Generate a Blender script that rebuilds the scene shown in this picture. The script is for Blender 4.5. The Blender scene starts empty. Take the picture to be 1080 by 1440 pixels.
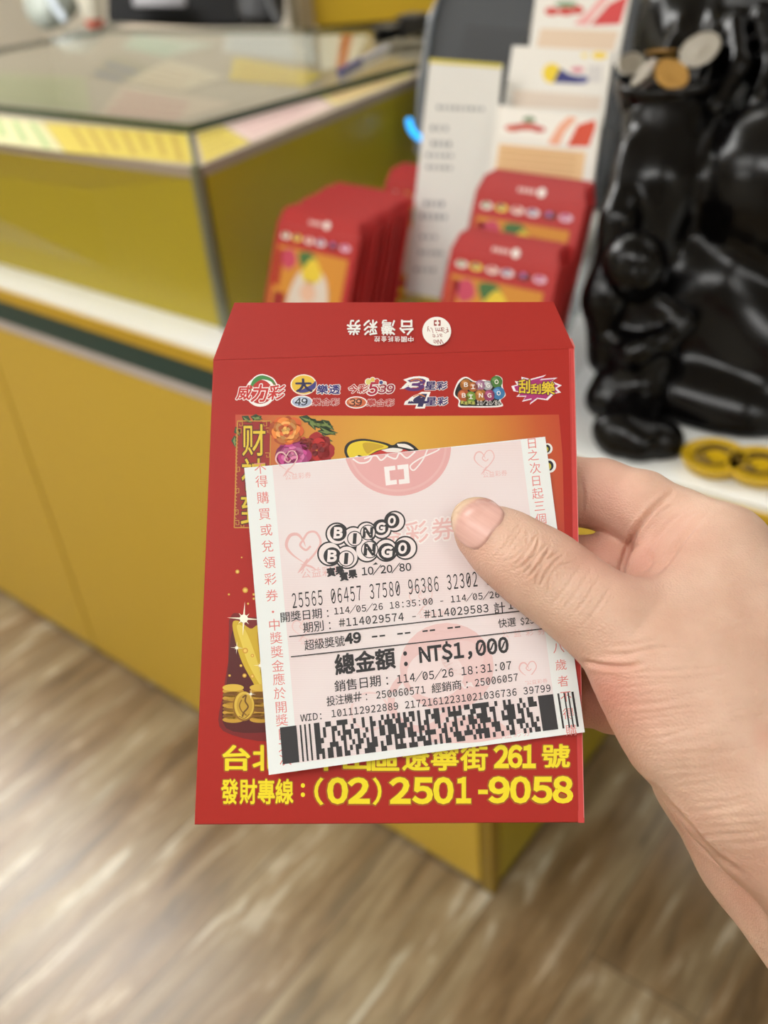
import bpy, bmesh, math, random
import numpy as np
from mathutils import Vector, Matrix
from mathutils.geometry import tessellate_polygon

SC = bpy.context.scene
COL = SC.collection
random.seed(7)
RNG = np.random.default_rng(7)

# ------------------------------------------------------------------ camera, world, lights, exposure
F = 1345.6                                    # focal length in pixels of a 1080 x 1440 frame
CAM = np.array([0.449, -0.6696, 1.2668])
FW = np.array([-0.53600314, 0.61328546, -0.58015651])
RT = np.array([0.7868292, 0.61195818, -0.0800437])
UP = np.array([-0.30594188, 0.49938776, 0.81056241])
cd = bpy.data.cameras.new('camera'); cam = bpy.data.objects.new('camera', cd); COL.objects.link(cam)
cd.sensor_fit = 'VERTICAL'; cd.sensor_height = 36.0; cd.sensor_width = 27.0
cd.lens = F / 1440 * 36.0
cd.clip_start = 0.01; cd.clip_end = 60
cd.dof.use_dof = True; cd.dof.focus_distance = 0.302; cd.dof.aperture_fstop = 8.2
CAMROT = Matrix(((RT[0], UP[0], -FW[0]), (RT[1], UP[1], -FW[1]), (RT[2], UP[2], -FW[2])))
cam.matrix_world = Matrix.Translation(Vector(CAM)) @ CAMROT.to_4x4()
SC.camera = cam
SC.view_settings.view_transform = 'Standard'; SC.view_settings.look = 'None'
SC.view_settings.gamma = 1.0; SC.view_settings.use_curve_mapping = False
SC.view_settings.exposure = 0.0
SC.cycles.use_denoising = True
SC.cycles.max_bounces = 8
SC.cycles.transparent_max_bounces = 16
SC.cycles.caustics_reflective = False; SC.cycles.caustics_refractive = False
W = bpy.data.worlds.new('world'); SC.world = W; W.use_nodes = True
W.node_tree.nodes['Background'].inputs[0].default_value = (0.9, 0.93, 1.0, 1)
W.node_tree.nodes['Background'].inputs[1].default_value = 0.05
PANEL_LIGHT = 7.5                             # emission of the ceiling panels
# (x, y, width x, width y, relative strength) of the ceiling panels
PANELS = [(-1.2, -1.4, 1.2, 0.6, 0.8), (-1.3, 1.2, 1.2, 0.3, 0.7), (0.25, -1.5, 1.2, 0.6, 1.35), (0.9, 0.95, 1.2, 0.3, 0.35),
          (-1.6, -2.6, 1.2, 0.6, 0.9), (2.0, -1.2, 1.2, 0.6, 0.8), (-2.7, 0.25, 2.2, 1.2, 1.75), (-0.2, 2.1, 1.2, 0.3, 0.7)]  # the widest panel is oversized, added for its reflection on the left floor

# ------------------------------------------------------------------ pixel / ray helpers (photograph measured at 1080 x 1440)
def ray(x, y):
    x = np.asarray(x, float); y = np.asarray(y, float)
    return FW + RT * ((x - 540) / F)[..., None] - UP * ((y - 720) / F)[..., None]
def at_depth(x, y, d):
    return CAM + ray(x, y) * np.asarray(d, float)[..., None]
def at_z(x, y, z):
    r = ray(x, y); return CAM + r * ((z - CAM[2]) / r[..., 2])[..., None]
def on_plane(x, y, p0, n):
    r = ray(x, y); n = np.asarray(n, float)
    return CAM + r * (((np.asarray(p0) - CAM) @ n) / (r @ n))[..., None]
def to_px(v):
    d = np.asarray(v) - CAM; z = d @ FW
    return np.stack([540 + F * (d @ RT) / z, 720 - F * (d @ UP) / z], -1)
_b = (1 / 0.294 - 1 / 0.318) / (1157 - 500); _a = 1 / 0.318 - _b * 500
def plane_depth(x, y):                        # the plane in which the envelope is held
    return 1.0 / (_a + _b * np.asarray(y, float) + 0 * np.asarray(x, float))

# ------------------------------------------------------------------ materials
def lin(c):
    return tuple(((v / 255) / 12.92 if v / 255 <= 0.04045 else ((v / 255 + 0.055) / 1.055) ** 2.4) for v in c)
_mats = {}
def nodes_of(m):
    m.use_nodes = True; nt = m.node_tree
    return nt, nt.nodes['Principled BSDF']
def mat(name, rgb, rough=0.5, spec=0.5, var=0.06, scale=40, metal=0.0, coat=0.0, bump=0.0, bscale=300, emit=0.0, sss=0.0):
    if name in _mats: return _mats[name]
    m = bpy.data.materials.new(name); nt, b = nodes_of(m)
    c = lin(rgb)
    tc = nt.nodes.new('ShaderNodeTexCoord'); nz = nt.nodes.new('ShaderNodeTexNoise')
    nz.inputs['Scale'].default_value = scale; nz.inputs['Detail'].default_value = 4
    nt.links.new(tc.outputs['Object'], nz.inputs['Vector'])
    mx = nt.nodes.new('ShaderNodeMix'); mx.data_type = 'RGBA'
    mx.inputs[6].default_value = (*[v * (1 - var) for v in c], 1)
    mx.inputs[7].default_value = (*[min(1, v * (1 + var)) for v in c], 1)
    nt.links.new(nz.outputs['Fac'], mx.inputs[0]); nt.links.new(mx.outputs[2], b.inputs['Base Color'])
    b.inputs['Roughness'].default_value = rough; b.inputs['Specular IOR Level'].default_value = spec
    b.inputs['Metallic'].default_value = metal; b.inputs['Coat Weight'].default_value = coat
    b.inputs['Coat Roughness'].default_value = 0.08
    if emit:
        b.inputs['Emission Color'].default_value = (*c, 1); b.inputs['Emission Strength'].default_value = emit
    if bump:
        n2 = nt.nodes.new('ShaderNodeTexNoise'); n2.inputs['Scale'].default_value = bscale
        nt.links.new(tc.outputs['Object'], n2.inputs['Vector'])
        bp = nt.nodes.new('ShaderNodeBump'); bp.inputs['Strength'].default_value = bump; bp.inputs['Distance'].default_value = 0.001
        nt.links.new(n2.outputs['Fac'], bp.inputs['Height']); nt.links.new(bp.outputs['Normal'], b.inputs['Normal'])
    _mats[name] = m
    return m
def ink(rgb, rough=0.45):
    return mat('ink_%02x%02x%02x' % tuple(int(v) for v in rgb), rgb, rough, 0.35, 0.02, 200)

# ------------------------------------------------------------------ objects
def thing(name, label, cat, loc=(0, 0, 0), group=None, rot=None):
    o = bpy.data.objects.new(name, None); COL.objects.link(o)
    o.empty_display_size = 0.02
    M = Matrix.Translation(Vector([float(v) for v in loc]))
    if rot is not None: M = M @ rot.to_4x4()
    o.matrix_world = M
    tag(o, label, cat, group)
    return o
def tag(o, label, cat, group=None, kind=None):
    o['label'] = label; o['category'] = cat
    if group: o['group'] = group
    if kind: o['kind'] = kind
    return o
def obj(name, verts, faces, mats, parent=None, idx=None, smooth=False, origin=None, label=None, loops_col=None):
    """One mesh object. verts are in world space; they are stored relative to the parent (or to origin)."""
    verts = np.asarray(verts, float)
    if parent is not None:
        Mi = np.array(parent.matrix_basis.inverted())
        loc = verts @ Mi[:3, :3].T + Mi[:3, 3]
    else:
        origin = verts.mean(0) if origin is None else np.asarray(origin, float)
        loc = verts - origin
    me = bpy.data.meshes.new(name)
    me.from_pydata(loc.tolist(), [], [tuple(int(i) for i in f) for f in faces])
    for m in (mats if isinstance(mats, (list, tuple)) else [mats]): me.materials.append(m)
    if idx is not None: me.polygons.foreach_set('material_index', np.asarray(idx, np.int32))
    if smooth: me.polygons.foreach_set('use_smooth', np.ones(len(me.polygons), bool))
    me.update()
    o = bpy.data.objects.new(name, me); COL.objects.link(o)
    if parent is not None: o.parent = parent
    else: o.location = Vector(origin)
    if label: o['label'] = label
    return o
def sub(name, parent_obj, root, verts, faces, mats, **k):
    """A sub-part: child of a part that sits at the root's origin."""
    o = obj(name, verts, faces, mats, parent=root, **k); o.parent = parent_obj
    return o
class MB:
    """Collects boxes, prisms, tubes... (world space) and links them as ONE mesh."""
    def __init__(s): s.v = []; s.f = []; s.m = []
    def add(s, v, f, m=0):
        n = len(s.v); s.v += [tuple(map(float, p)) for p in v]; s.f += [tuple(n + i for i in q) for q in f]; s.m += [m] * len(f); return s
    def box(s, lo, hi, m=0, bev=0.0):
        bm = bmesh.new(); bmesh.ops.create_cube(bm, size=1)
        lo = np.array(lo, float); hi = np.array(hi, float)
        for v in bm.verts: v.co = Vector((lo + hi) / 2 + np.array(v.co) * (hi - lo))
        if bev: bmesh.ops.bevel(bm, geom=bm.edges[:], offset=bev, segments=2, affect='EDGES', profile=0.5)
        bm.verts.index_update()
        s.add([v.co for v in bm.verts], [[v.index for v in f.verts] for f in bm.faces], m); bm.free(); return s
    def hexa(s, bottom, top, m=0):            # 4 + 4 points, same winding
        n = len(bottom); v = list(bottom) + list(top)
        f = [tuple(range(n))[::-1], tuple(range(n, 2 * n))] + [(i, (i + 1) % n, n + (i + 1) % n, n + i) for i in range(n)]
        return s.add(v, f, m)
    def tube(s, pts, r, m=0, n=10):
        pts = [np.array(p, float) for p in pts]; rr = r if isinstance(r, (list, tuple)) else [r] * len(pts)
        V = []; Fc = []
        for i, p in enumerate(pts):
            t = pts[min(i + 1, len(pts) - 1)] - pts[max(i - 1, 0)]; t /= np.linalg.norm(t)
            a = np.cross(t, [0, 0, 1] if abs(t[2]) < .9 else [1, 0, 0]); a /= np.linalg.norm(a); b = np.cross(t, a)
            for k in range(n): V.append(p + rr[i] * (a * math.cos(2 * math.pi * k / n) + b * math.sin(2 * math.pi * k / n)))
        for i in range(len(pts) - 1):
            for k in range(n): Fc.append((i * n + k, i * n + (k + 1) % n, (i + 1) * n + (k + 1) % n, (i + 1) * n + k))
        Fc.append(tuple(range(n))[::-1]); Fc.append(tuple(range((len(pts) - 1) * n, len(pts) * n)))
        return s.add(V, Fc, m)
    def lathe(s, c, prof, m=0, n=32, axis=(0, 0, 1), ux=None):
        c = np.array(c, float); ax = np.array(axis, float); ax /= np.linalg.norm(ax)
        a = np.cross(ax, [0, 1, 0] if abs(ax[1]) < .9 else [1, 0, 0]); a /= np.linalg.norm(a); b = np.cross(ax, a)
        V = []; Fc = []
        for (r, h) in prof:
            for k in range(n): V.append(c + ax * h + max(r, 1e-5) * (a * math.cos(2 * math.pi * k / n) + b * math.sin(2 * math.pi * k / n)))
        for i in range(len(prof) - 1):
            for k in range(n): Fc.append((i * n + k, i * n + (k + 1) % n, (i + 1) * n + (k + 1) % n, (i + 1) * n + k))
        if prof[0][0] > 1e-4: Fc.append(tuple(range(n))[::-1])
        if prof[-1][0] > 1e-4: Fc.append(tuple(range((len(prof) - 1) * n, len(prof) * n)))
        return s.add(V, Fc, m)
    def build(s, name, mats, parent=None, **k):
        return obj(name, s.v, s.f, mats, parent, idx=s.m, **k)
def smooth_by_angle(o, deg=40):
    me = o.data; me.polygons.foreach_set('use_smooth', np.ones(len(me.polygons), bool))
    try: me.set_sharp_from_angle(angle=math.radians(deg))
    except Exception: pass
    return o

# ------------------------------------------------------------------ printed matter: shapes and glyphs laid out on a flat sheet
_glyphs = {}
_step = {}                                     # tiny height steps between the overlaid copies of a thickened character
def step(ch, bold): return _step.get((ch, round(bold, 3)), 0)
def glyph(ch, bold=0.0):
    key = (ch, round(bold, 3))
    if key in _glyphs: return _glyphs[key]
    if bold > 0 and 0x2E80 < ord(ch) < 0xFF00:     # dense characters: thicken by overlaying shifted copies
        v0, f0 = glyph(ch, 0.0); n0 = 6 if bold < .03 else 10; V = [v0]; Fs = list(f0)
        for k in range(n0):
            a = 2 * math.pi * k / n0; V.append(v0 + bold * np.array([math.cos(a), math.sin(a)]))
            Fs += [tuple((k + 1) * len(v0) + i for i in f) for f in f0]
        _glyphs[key] = (np.vstack(V), Fs); _step[key] = np.repeat(np.arange(len(V)) * .09, len(v0)); return _glyphs[key]
    cu = bpy.data.curves.new('glyph', 'FONT'); cu.body = ch; cu.size = 1; cu.offset = bold; cu.resolution_u = 3
    o = bpy.data.objects.new('glyph', cu); COL.objects.link(o)
    dg = bpy.context.evaluated_depsgraph_get(); ev = o.evaluated_get(dg); me = ev.to_mesh()
    v = np.array([tuple(p.co)[:2] for p in me.vertices]).reshape(-1, 2); f = [tuple(p.vertices) for p in me.polygons]
    ev.to_mesh_clear(); bpy.data.objects.remove(o); bpy.data.curves.remove(cu)
    _glyphs[key] = (v, f)
    return v, f
def wide(ch):
    o = ord(ch)
    return chr(o + 0xFEE0) if 0x21 <= o <= 0x7E else ch
class Print:
    def __init__(s): s.items = []
    def raw(s, v, f, rgb, layer=1): s.items.append((np.asarray(v, float), f, tuple(rgb), layer))
    def poly(s, pts, rgb, layer=1):
        pts = np.asarray(pts, float)
        tri = tessellate_polygon([[Vector((p[0], p[1], 0)) for p in pts]])
        s.raw(pts, [tuple(t) for t in tri], rgb, layer)
    def disc(s, cx, cy, rx, ry, rgb, layer=1, n=28, rot=0.0):
        a = np.linspace(0, 2 * np.pi, n, endpoint=False); x = rx * np.cos(a); y = ry * np.sin(a); c, q = math.cos(rot), math.sin(rot)
        o = np.stack([x * c - y * q, x * q + y * c], -1)
        if rx < 20: s.raw(o + [cx, cy], [tuple(range(n))], rgb, layer); return
        R = 8; v = [[cx, cy]] + [(o[k] * (j + 1) / R + [cx, cy]).tolist() for j in range(R) for k in range(n)]
        f = [(0, 1 + k, 1 + (k + 1) % n) for k in range(n)] + [(1 + j * n + k, 1 + (j + 1) * n + k, 1 + (j + 1) * n + (k + 1) % n, 1 + j * n + (k + 1) % n) for j in range(R - 1) for k in range(n)]
        s.raw(v, f, rgb, layer)
    def ring(s, cx, cy, r, w, rgb, layer=1, n=32, ry=None):
        ry = ry or r; a = np.linspace(0, 2 * np.pi, n, endpoint=False)
        o = np.stack([cx + (r + w / 2) * np.cos(a), cy + (ry + w / 2) * np.sin(a)], -1)
        i = np.stack([cx + (r - w / 2) * np.cos(a), cy + (ry - w / 2) * np.sin(a)], -1)
        s.raw(np.vstack([o, i]), [(k, (k + 1) % n, n + (k + 1) % n, n + k) for k in range(n)], rgb, layer)
    def stroke(s, pts, w, rgb, layer=1, close=False, taper=False):
        p = np.asarray(pts, float)
        if close: p = np.vstack([p, p[:1]])
        t = np.gradient(p, axis=0); t /= np.linalg.norm(t, axis=1)[:, None] + 1e-9
        nrm = np.stack([-t[:, 1], t[:, 0]], -1); n = len(p)
        ww = np.full(n, w / 2.0)
        if taper: ww *= np.sin(np.linspace(0.12, np.pi - 0.12, n))
        s.raw(np.vstack([p + nrm * ww[:, None], p - nrm * ww[:, None]]), [(k, k + 1, n + k + 1, n + k) for k in range(n - 1)], rgb, layer)
    def curve(s, pts, w, rgb, layer=1, n=10, taper=False, close=False):
        s.stroke(spline(pts, n, close), w, rgb, layer, taper=taper)
    def blob(s, pts, rgb, layer=1, n=6, rings=0):
        o = spline(pts, n, True)[:-1]
        if not rings: s.poly(o, rgb, layer); return
        c = o.mean(0); k = len(o); v = [c] + [c + (p - c) * (j + 1) / rings for j in range(rings) for p in o]
        s.raw(v, [(0, 1 + i, 1 + (i + 1) % k) for i in range(k)] + [(1 + j * k + i, 1 + (j + 1) * k + i, 1 + (j + 1) * k + (i + 1) % k, 1 + j * k + (i + 1) % k) for j in range(rings - 1) for i in range(k)], rgb, layer)
    def boxed(s, ch, x0, y0, x1, y1, rgb, layer=1, bold=0.0, shear=0.0, flip=False):
        v, f = glyph(ch, bold); r, _ = glyph(ch, 0.0)
        lo, hi = r.min(0), r.max(0); q = (v - lo) / np.maximum(hi - lo, 1e-6)
        if flip: q = 1 - q
        x = x0 + q[:, 0] * (x1 - x0) + shear * (q[:, 1] - .5) * (y1 - y0); y = y1 - q[:, 1] * (y1 - y0)
        s.raw(np.stack([x, y], -1), f, rgb, layer + step(ch, bold))
    def em(s, ch, cx, cy, size, rgb, layer=1, bold=0.0, up=(0, -1), sx=1.0):
        """a square-cell character centred at cx, cy"""
        v, f = glyph(ch, bold); u = np.array(up, float); u /= np.linalg.norm(u); r = np.array([-u[1], u[0]])
        g = (v - np.array([0.5, 0.38])) * size
        s.raw(np.array([cx, cy]) + g[:, :1] * sx * r + g[:, 1:] * u, f, rgb, layer + step(ch, bold))
    def run(s, text, x0, y0, x1, y1, h, rgb, layer=1, bold=0.0, up=(-0.08, -0.997), cjk=False, slash=True, fill=0.86):
        """text in equal cells from baseline point 0 to baseline point 1; h = height of a digit"""
        n = len(text); a = np.array([x0, y0], float); b = np.array([x1, y1], float); st = (b - a) / n; L = np.linalg.norm(st)
        d = st / L; u = np.array(up, float); u /= np.linalg.norm(u)
        for i, ch in enumerate(text):
            if ch == ' ': continue
            if ch == '-':
                c = a + st * (i + .5) + u * h * .36; s.stroke([c - d * L * .27, c + d * L * .27], max(.9, h * .1), rgb, layer); continue
            v, f = glyph(wide(ch), bold)
            if not len(v): continue
            if cjk and ch == ':': g = np.stack([(v[:, 0] - (v[:, 0].max() + v[:, 0].min()) / 2) * L * .9, v[:, 1] * h / .9], -1)
            elif cjk and ord(ch) > 0x2000: g = np.stack([(v[:, 0] - .5) * L * 1.02, (v[:, 1] + .04) * h / .88], -1)
            else: g = np.stack([(v[:, 0] - .5) * L / .62 * fill, v[:, 1] * h / .733], -1)
            if ch in ',:.' and not cjk: g[:, 0] -= (g[:, 0].max() + g[:, 0].min()) / 2
            c = a + st * (i + .5)
            s.raw(c + g[:, :1] * d + g[:, 1:] * u, f, rgb, layer + step(wide(ch), bold))
            if ch == '0' and slash:
                s.stroke([c + d * L * .16 + u * h * .74, c - d * L * .16 + u * h * .26], max(.7, h * .085 + bold * 10), rgb, layer)
    def build(s, name, parent, surf, label=None, own=None):
        V = []; Fc = []; idx = []; mats = []; slot = {}; n = 0
        for v, f, rgb, layer in s.items:
            if rgb not in slot: slot[rgb] = len(mats); mats.append(own(rgb) if own else ink(rgb))
            V.append(surf(v, layer)); Fc += [tuple(n + i for i in q) for q in f]; idx += [slot[rgb]] * len(f); n += len(v)
        return obj(name, np.vstack(V), Fc, mats, parent, idx=idx, label=label)
def spline(pts, n=8, close=False):
    p = [np.array(q, float) for q in pts]; P = ([p[-1]] + p + p[:2]) if close else ([2 * p[0] - p[1]] + p + [2 * p[-1] - p[-2]])
    out = []
    for i in range(1, len(P) - 2):
        a, b, c, d = P[i - 1:i + 3]
        for k in range(n):
            t = k / n
            out.append(.5 * ((2 * b) + (-a + c) * t + (2 * a - 5 * b + 4 * c - d) * t ** 2 + (-a + 3 * b - 3 * c + d) * t ** 3))
    out.append(P[-2]); return np.array(out)

# ------------------------------------------------------------------ implicit surfaces (for the hand and the carved statue)
def round_cone(P, a, b, ra, rb):
    a = np.asarray(a, np.float32); b = np.asarray(b, np.float32)
    ba = b - a; L = float(ba @ ba) + 1e-12; pa = P - a
    t = np.clip((pa @ ba) / L, 0, 1)
    q = pa - t[..., None] * ba
    return np.sqrt((q * q).sum(-1)) - (ra + (rb - ra) * t)
def smin(a, b, k):
    h = np.maximum(k - np.abs(a - b), 0) / k
    return np.minimum(a, b) - h * h * k * .25
def chain(P, pts, k):
    d = None
    for (a, ra), (b, rb) in zip(pts[:-1], pts[1:]):
        c = round_cone(P, a, b, ra, rb); d = c if d is None else smin(d, c, k)
    return d
def surface_nets(fn, lo, hi, h):
    lo = np.array(lo, float); hi = np.array(hi, float); N = np.ceil((hi - lo) / h).astype(int) + 1
    xs = [np.arange(n) for n in N]; D = np.empty(tuple(N), np.float32)
    for i0 in range(0, N[0], 16):
        i1 = min(N[0], i0 + 16)
        g = np.stack(np.meshgrid(np.arange(i0, i1), xs[1], xs[2], indexing='ij'), -1).astype(np.float32) * np.float32(h) + lo.astype(np.float32)
        D[i0:i1] = fn(g)
    S = D < 0
    c = [S[i:N[0] - 1 + i, j:N[1] - 1 + j, k:N[2] - 1 + k] for i in (0, 1) for j in (0, 1) for k in (0, 1)]
    cnt = sum(x.astype(np.int8) for x in c); act = (cnt > 0) & (cnt < 8)
    ids = np.full(act.shape, -1, np.int64); I = np.argwhere(act); ids[act] = np.arange(len(I))
    acc = np.zeros((len(I), 3)); num = np.zeros(len(I))
    corner = [(i, j, k) for i in (0, 1) for j in (0, 1) for k in (0, 1)]
    val = {q: D[I[:, 0] + q[0], I[:, 1] + q[1], I[:, 2] + q[2]] for q in corner}
    for p in corner:
        for ax in range(3):
            if p[ax]: continue
            q = list(p); q[ax] = 1; q = tuple(q); a, b = val[p], val[q]; m = (a < 0) != (b < 0)
            t = np.where(m, a / np.where(m, a - b, 1), 0)
            pt = np.repeat(np.array(p, float)[None], len(I), 0); pt[:, ax] = t
            acc[m] += pt[m]; num[m] += 1
    V = lo + (I + acc / num[:, None]) * h
    Fs = []
    for ax in range(3):
        o1, o2 = (ax + 1) % 3, (ax + 2) % 3
        sl0 = [slice(1, -1)] * 3; sl1 = [slice(1, -1)] * 3
        sl0[ax] = slice(0, -1); sl1[ax] = slice(1, None)
        a = S[tuple(sl0)]; b = S[tuple(sl1)]
        E = np.argwhere(a != b); off = np.array([1, 1, 1]); off[ax] = 0; E = E + off
        ins = S[E[:, 0], E[:, 1], E[:, 2]]
        def cell(d1, d2):
            e = E.copy(); e[:, o1] -= d1; e[:, o2] -= d2
            return ids[e[:, 0], e[:, 1], e[:, 2]]
        q = np.stack([cell(1, 1), cell(0, 1), cell(0, 0), cell(1, 0)], -1)
        q[~ins] = q[~ins][:, ::-1]
        Fs.append(q)
    Fq = np.vstack(Fs); Fq = Fq[(Fq >= 0).all(1)]
    return V, Fq
def vertex_normals(V, Fq):
    n = np.cross(V[Fq[:, 2]] - V[Fq[:, 0]], V[Fq[:, 3]] - V[Fq[:, 1]])
    out = np.zeros_like(V)
    for k in range(4): np.add.at(out, Fq[:, k], n)
    return out / (np.linalg.norm(out, axis=1)[:, None] + 1e-12)
def relax(V, Fq, it=2, w=.5):
    for _ in range(it):
        s = np.zeros_like(V); c = np.zeros(len(V))
        for k in range(4):
            a, b = Fq[:, k], Fq[:, (k + 1) % 4]
            np.add.at(s, a, V[b]); np.add.at(c, a, 1); np.add.at(s, b, V[a]); np.add.at(c, b, 1)
        V = V * (1 - w) + w * s / c[:, None]
    return V

# ------------------------------------------------------------------ the room
X0, X1, Y0, Y1, ZC = -4.6, 2.8, -3.4, 2.7, 2.6
def floor_material():
    m = bpy.data.materials.new('grey_oak_vinyl_planks'); nt, b = nodes_of(m); N = nt.nodes.new; L = nt.links.new
    tc = N('ShaderNodeTexCoord'); mp = N('ShaderNodeMapping'); mp.inputs['Rotation'].default_value = (0, 0, math.radians(90))
    L(tc.outputs['Object'], mp.inputs['Vector'])
    br = N('ShaderNodeTexBrick'); br.offset = 0.37; br.inputs['Scale'].default_value = 1.0
    br.inputs['Brick Width'].default_value = 0.92; br.inputs['Row Height'].default_value = 0.155; br.inputs['Mortar Size'].default_value = 0.0012
    br.inputs['Color1'].default_value = (0, 0, 0, 1); br.inputs['Color2'].default_value = (1, 1, 1, 1); br.inputs['Mortar'].default_value = (.5, .5, .5, 1)
    L(mp.outputs[0], br.inputs['Vector'])
    # grain: noise stretched along the plank (world Y), shifted from plank to plank
    sep = N('ShaderNodeVectorMath'); sep.operation = 'MULTIPLY_ADD'; sep.inputs[1].default_value = (3, 3, 3)
    L(br.outputs['Color'], sep.inputs[0]); L(tc.outputs['Object'], sep.inputs[2])
    def grain(sx, sy, det, rough):
        q = N('ShaderNodeMapping'); q.inputs['Scale'].default_value = (sx, sy, 1); L(sep.outputs[0], q.inputs['Vector'])
        n = N('ShaderNodeTexNoise'); n.inputs['Scale'].default_value = 1; n.inputs['Detail'].default_value = det; n.inputs['Roughness'].default_value = rough
        n.inputs['Distortion'].default_value = 0.6
        L(q.outputs[0], n.inputs['Vector']); return n
    g1 = grain(30, 4.6, 6, .62); g2 = grain(70, 5, 5, .6); g3 = grain(9, 1.6, 3, .5)
    r1 = N('ShaderNodeValToRGB'); e = r1.color_ramp.elements
    e[0].position = .33; e[0].color = (*lin((94, 80, 54)), 1); e[1].position = .66; e[1].color = (*lin((220, 216, 198)), 1)
    e.new(.45).color = (*lin((134, 114, 80)), 1); e.new(.57).color = (*lin((160, 144, 112)), 1)
    L(g1.outputs['Fac'], r1.inputs['Fac'])
    r2 = N('ShaderNodeValToRGB'); e = r2.color_ramp.elements
    e[0].position = .35; e[0].color = (*lin((120, 104, 84)), 1); e[1].position = .68; e[1].color = (*lin((190, 174, 148)), 1)
    L(g2.outputs['Fac'], r2.inputs['Fac'])
    m1 = N('ShaderNodeMix'); m1.data_type = 'RGBA'; m1.inputs[0].default_value = .32; L(r1.outputs[0], m1.inputs[6]); L(r2.outputs[0], m1.inputs[7])
    r3 = N('ShaderNodeValToRGB'); e = r3.color_ramp.elements
    e[0].position = .4; e[0].color = (*lin((196, 160, 118)), 1); e[1].position = .62; e[1].color = (1, 1, 1, 1)
    L(g3.outputs['Fac'], r3.inputs['Fac'])
    m2 = N('ShaderNodeMix'); m2.data_type = 'RGBA'; m2.blend_type = 'MULTIPLY'; m2.inputs[0].default_value = .55
    L(m1.outputs[2], m2.inputs[6]); L(r3.outputs[0], m2.inputs[7])
    m3 = N('ShaderNodeMix'); m3.data_type = 'RGBA'; m3.inputs[7].default_value = (*lin((70, 58, 44)), 1)
    mk = N('ShaderNodeMath'); mk.operation = 'MULTIPLY'; mk.inputs[1].default_value = .8; L(br.outputs['Fac'], mk.inputs[0]); L(mk.outputs[0], m3.inputs[0])
    L(m2.outputs[2], m3.inputs[6]); L(m3.outputs[2], b.inputs['Base Color'])
    mr = N('ShaderNodeMapRange'); mr.inputs[3].default_value = .2; mr.inputs[4].default_value = .46; L(g2.outputs['Fac'], mr.inputs[0]); L(mr.outputs[0], b.inputs['Roughness']); b.inputs['Specular IOR Level'].default_value = .6
    bp = N('ShaderNodeBump'); bp.inputs['Strength'].default_value = .15; bp.inputs['Distance'].default_value = .001
    L(g2.outputs['Fac'], bp.inputs['Height']); L(bp.outputs[0], b.inputs['Normal'])
    return m
def struct(o): o['kind'] = 'structure'; return o
struct(MB().box((X0, Y0, -.1), (X1, Y1, 0)).build('floor', floor_material(), origin=(0, 0, 0)))
WALLM = mat('cream_wall_paint', (214, 208, 194), .7, .3, .03, 6, bump=.1, bscale=150)
struct(MB().box((X0, Y0, ZC), (X1, Y1, ZC + .1)).build('ceiling', mat('white_ceiling_tile', (226, 226, 222), .8, .2, .03, 30)))
struct(MB().box((X0 - .1, Y0, 0), (X0, Y1, ZC)).build('wall_left', WALLM))
struct(MB().box((X1, Y0, 0), (X1 + .1, Y1, ZC)).build('wall_right', WALLM))
struct(MB().box((X0 - .1, Y1, 0), (X1 + .1, Y1 + .1, ZC)).build('wall_back', WALLM))
struct(MB().box((X0 - .1, Y0 - .1, 0), (X1 + .1, Y0, ZC)).build('wall_front', WALLM))
LT = bpy.data.materials.new('lit_diffuser'); nt, b = nodes_of(LT)
FRM = mat('white_lamp_frame', (225, 225, 225), .5)
for i, (px_, py_, wx, wy, k) in enumerate(PANELS):
    m = bpy.data.materials.new('lit_diffuser'); nt, b = nodes_of(m)
    nz = nt.nodes.new('ShaderNodeTexNoise'); nz.inputs['Scale'].default_value = 3
    b.inputs['Base Color'].default_value = (.9, .9, .9, 1)
    b.inputs['Emission Color'].default_value = (1.0, .995, .97, 1); b.inputs['Emission Strength'].default_value = PANEL_LIGHT * k
    t = thing('ceiling_light', ['fluorescent ceiling panel over the left floor', 'fluorescent ceiling panel above the display case', 'fluorescent ceiling panel behind the customer',
              'narrow fluorescent ceiling panel above the statue', 'fluorescent ceiling panel near the front wall', 'fluorescent ceiling panel by the right wall',
              'oversized ceiling panel added by the left wall to reflect on the floor', 'narrow fluorescent ceiling panel by the back wall'][i], 'ceiling light', (px_, py_, ZC - .03), 'ceiling lights of the shop')
    MB().box((px_ - wx / 2 - .03, py_ - wy / 2 - .03, ZC - .03), (px_ + wx / 2 + .03, py_ + wy / 2 + .03, ZC - .002)).build('frame', FRM, t)
    MB().box((px_ - wx / 2, py_ - wy / 2, ZC - .04), (px_ + wx / 2, py_ + wy / 2, ZC - .031)).build('diffuser', m, t)
bpy.data.materials.remove(LT)

# ------------------------------------------------------------------ the yellow counter
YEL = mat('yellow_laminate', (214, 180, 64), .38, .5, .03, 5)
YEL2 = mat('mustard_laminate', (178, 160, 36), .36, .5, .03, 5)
WHT = mat('white_laminate', (246, 248, 246), .3, .5, .02, 8)
TEAL = mat('dark_teal_stripe', (30, 66, 64), .4, .5, .05, 10)
LILAC = mat('pale_stripe', (196, 188, 186), .4, .5, .04, 10)
ALU = mat('dull_aluminium', (132, 134, 112), .35, .5, .05, 60, metal=.5)
DARK = mat('dark_plinth', (52, 46, 34), .6)
ORG = mat('yellow_edge_band', (200, 162, 40), .4)
XL = -2.3
c = thing('counter_base', 'yellow panelled base of the shop counter with a dark teal stripe', 'counter', (-1.1, .3, 0))
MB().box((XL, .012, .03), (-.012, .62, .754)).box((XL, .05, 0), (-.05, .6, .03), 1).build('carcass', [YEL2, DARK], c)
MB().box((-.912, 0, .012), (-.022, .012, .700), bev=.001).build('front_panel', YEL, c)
MB().box((XL, 0, .012), (-.918, .012, .700), bev=.001).build('front_panel', YEL, c)
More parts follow.
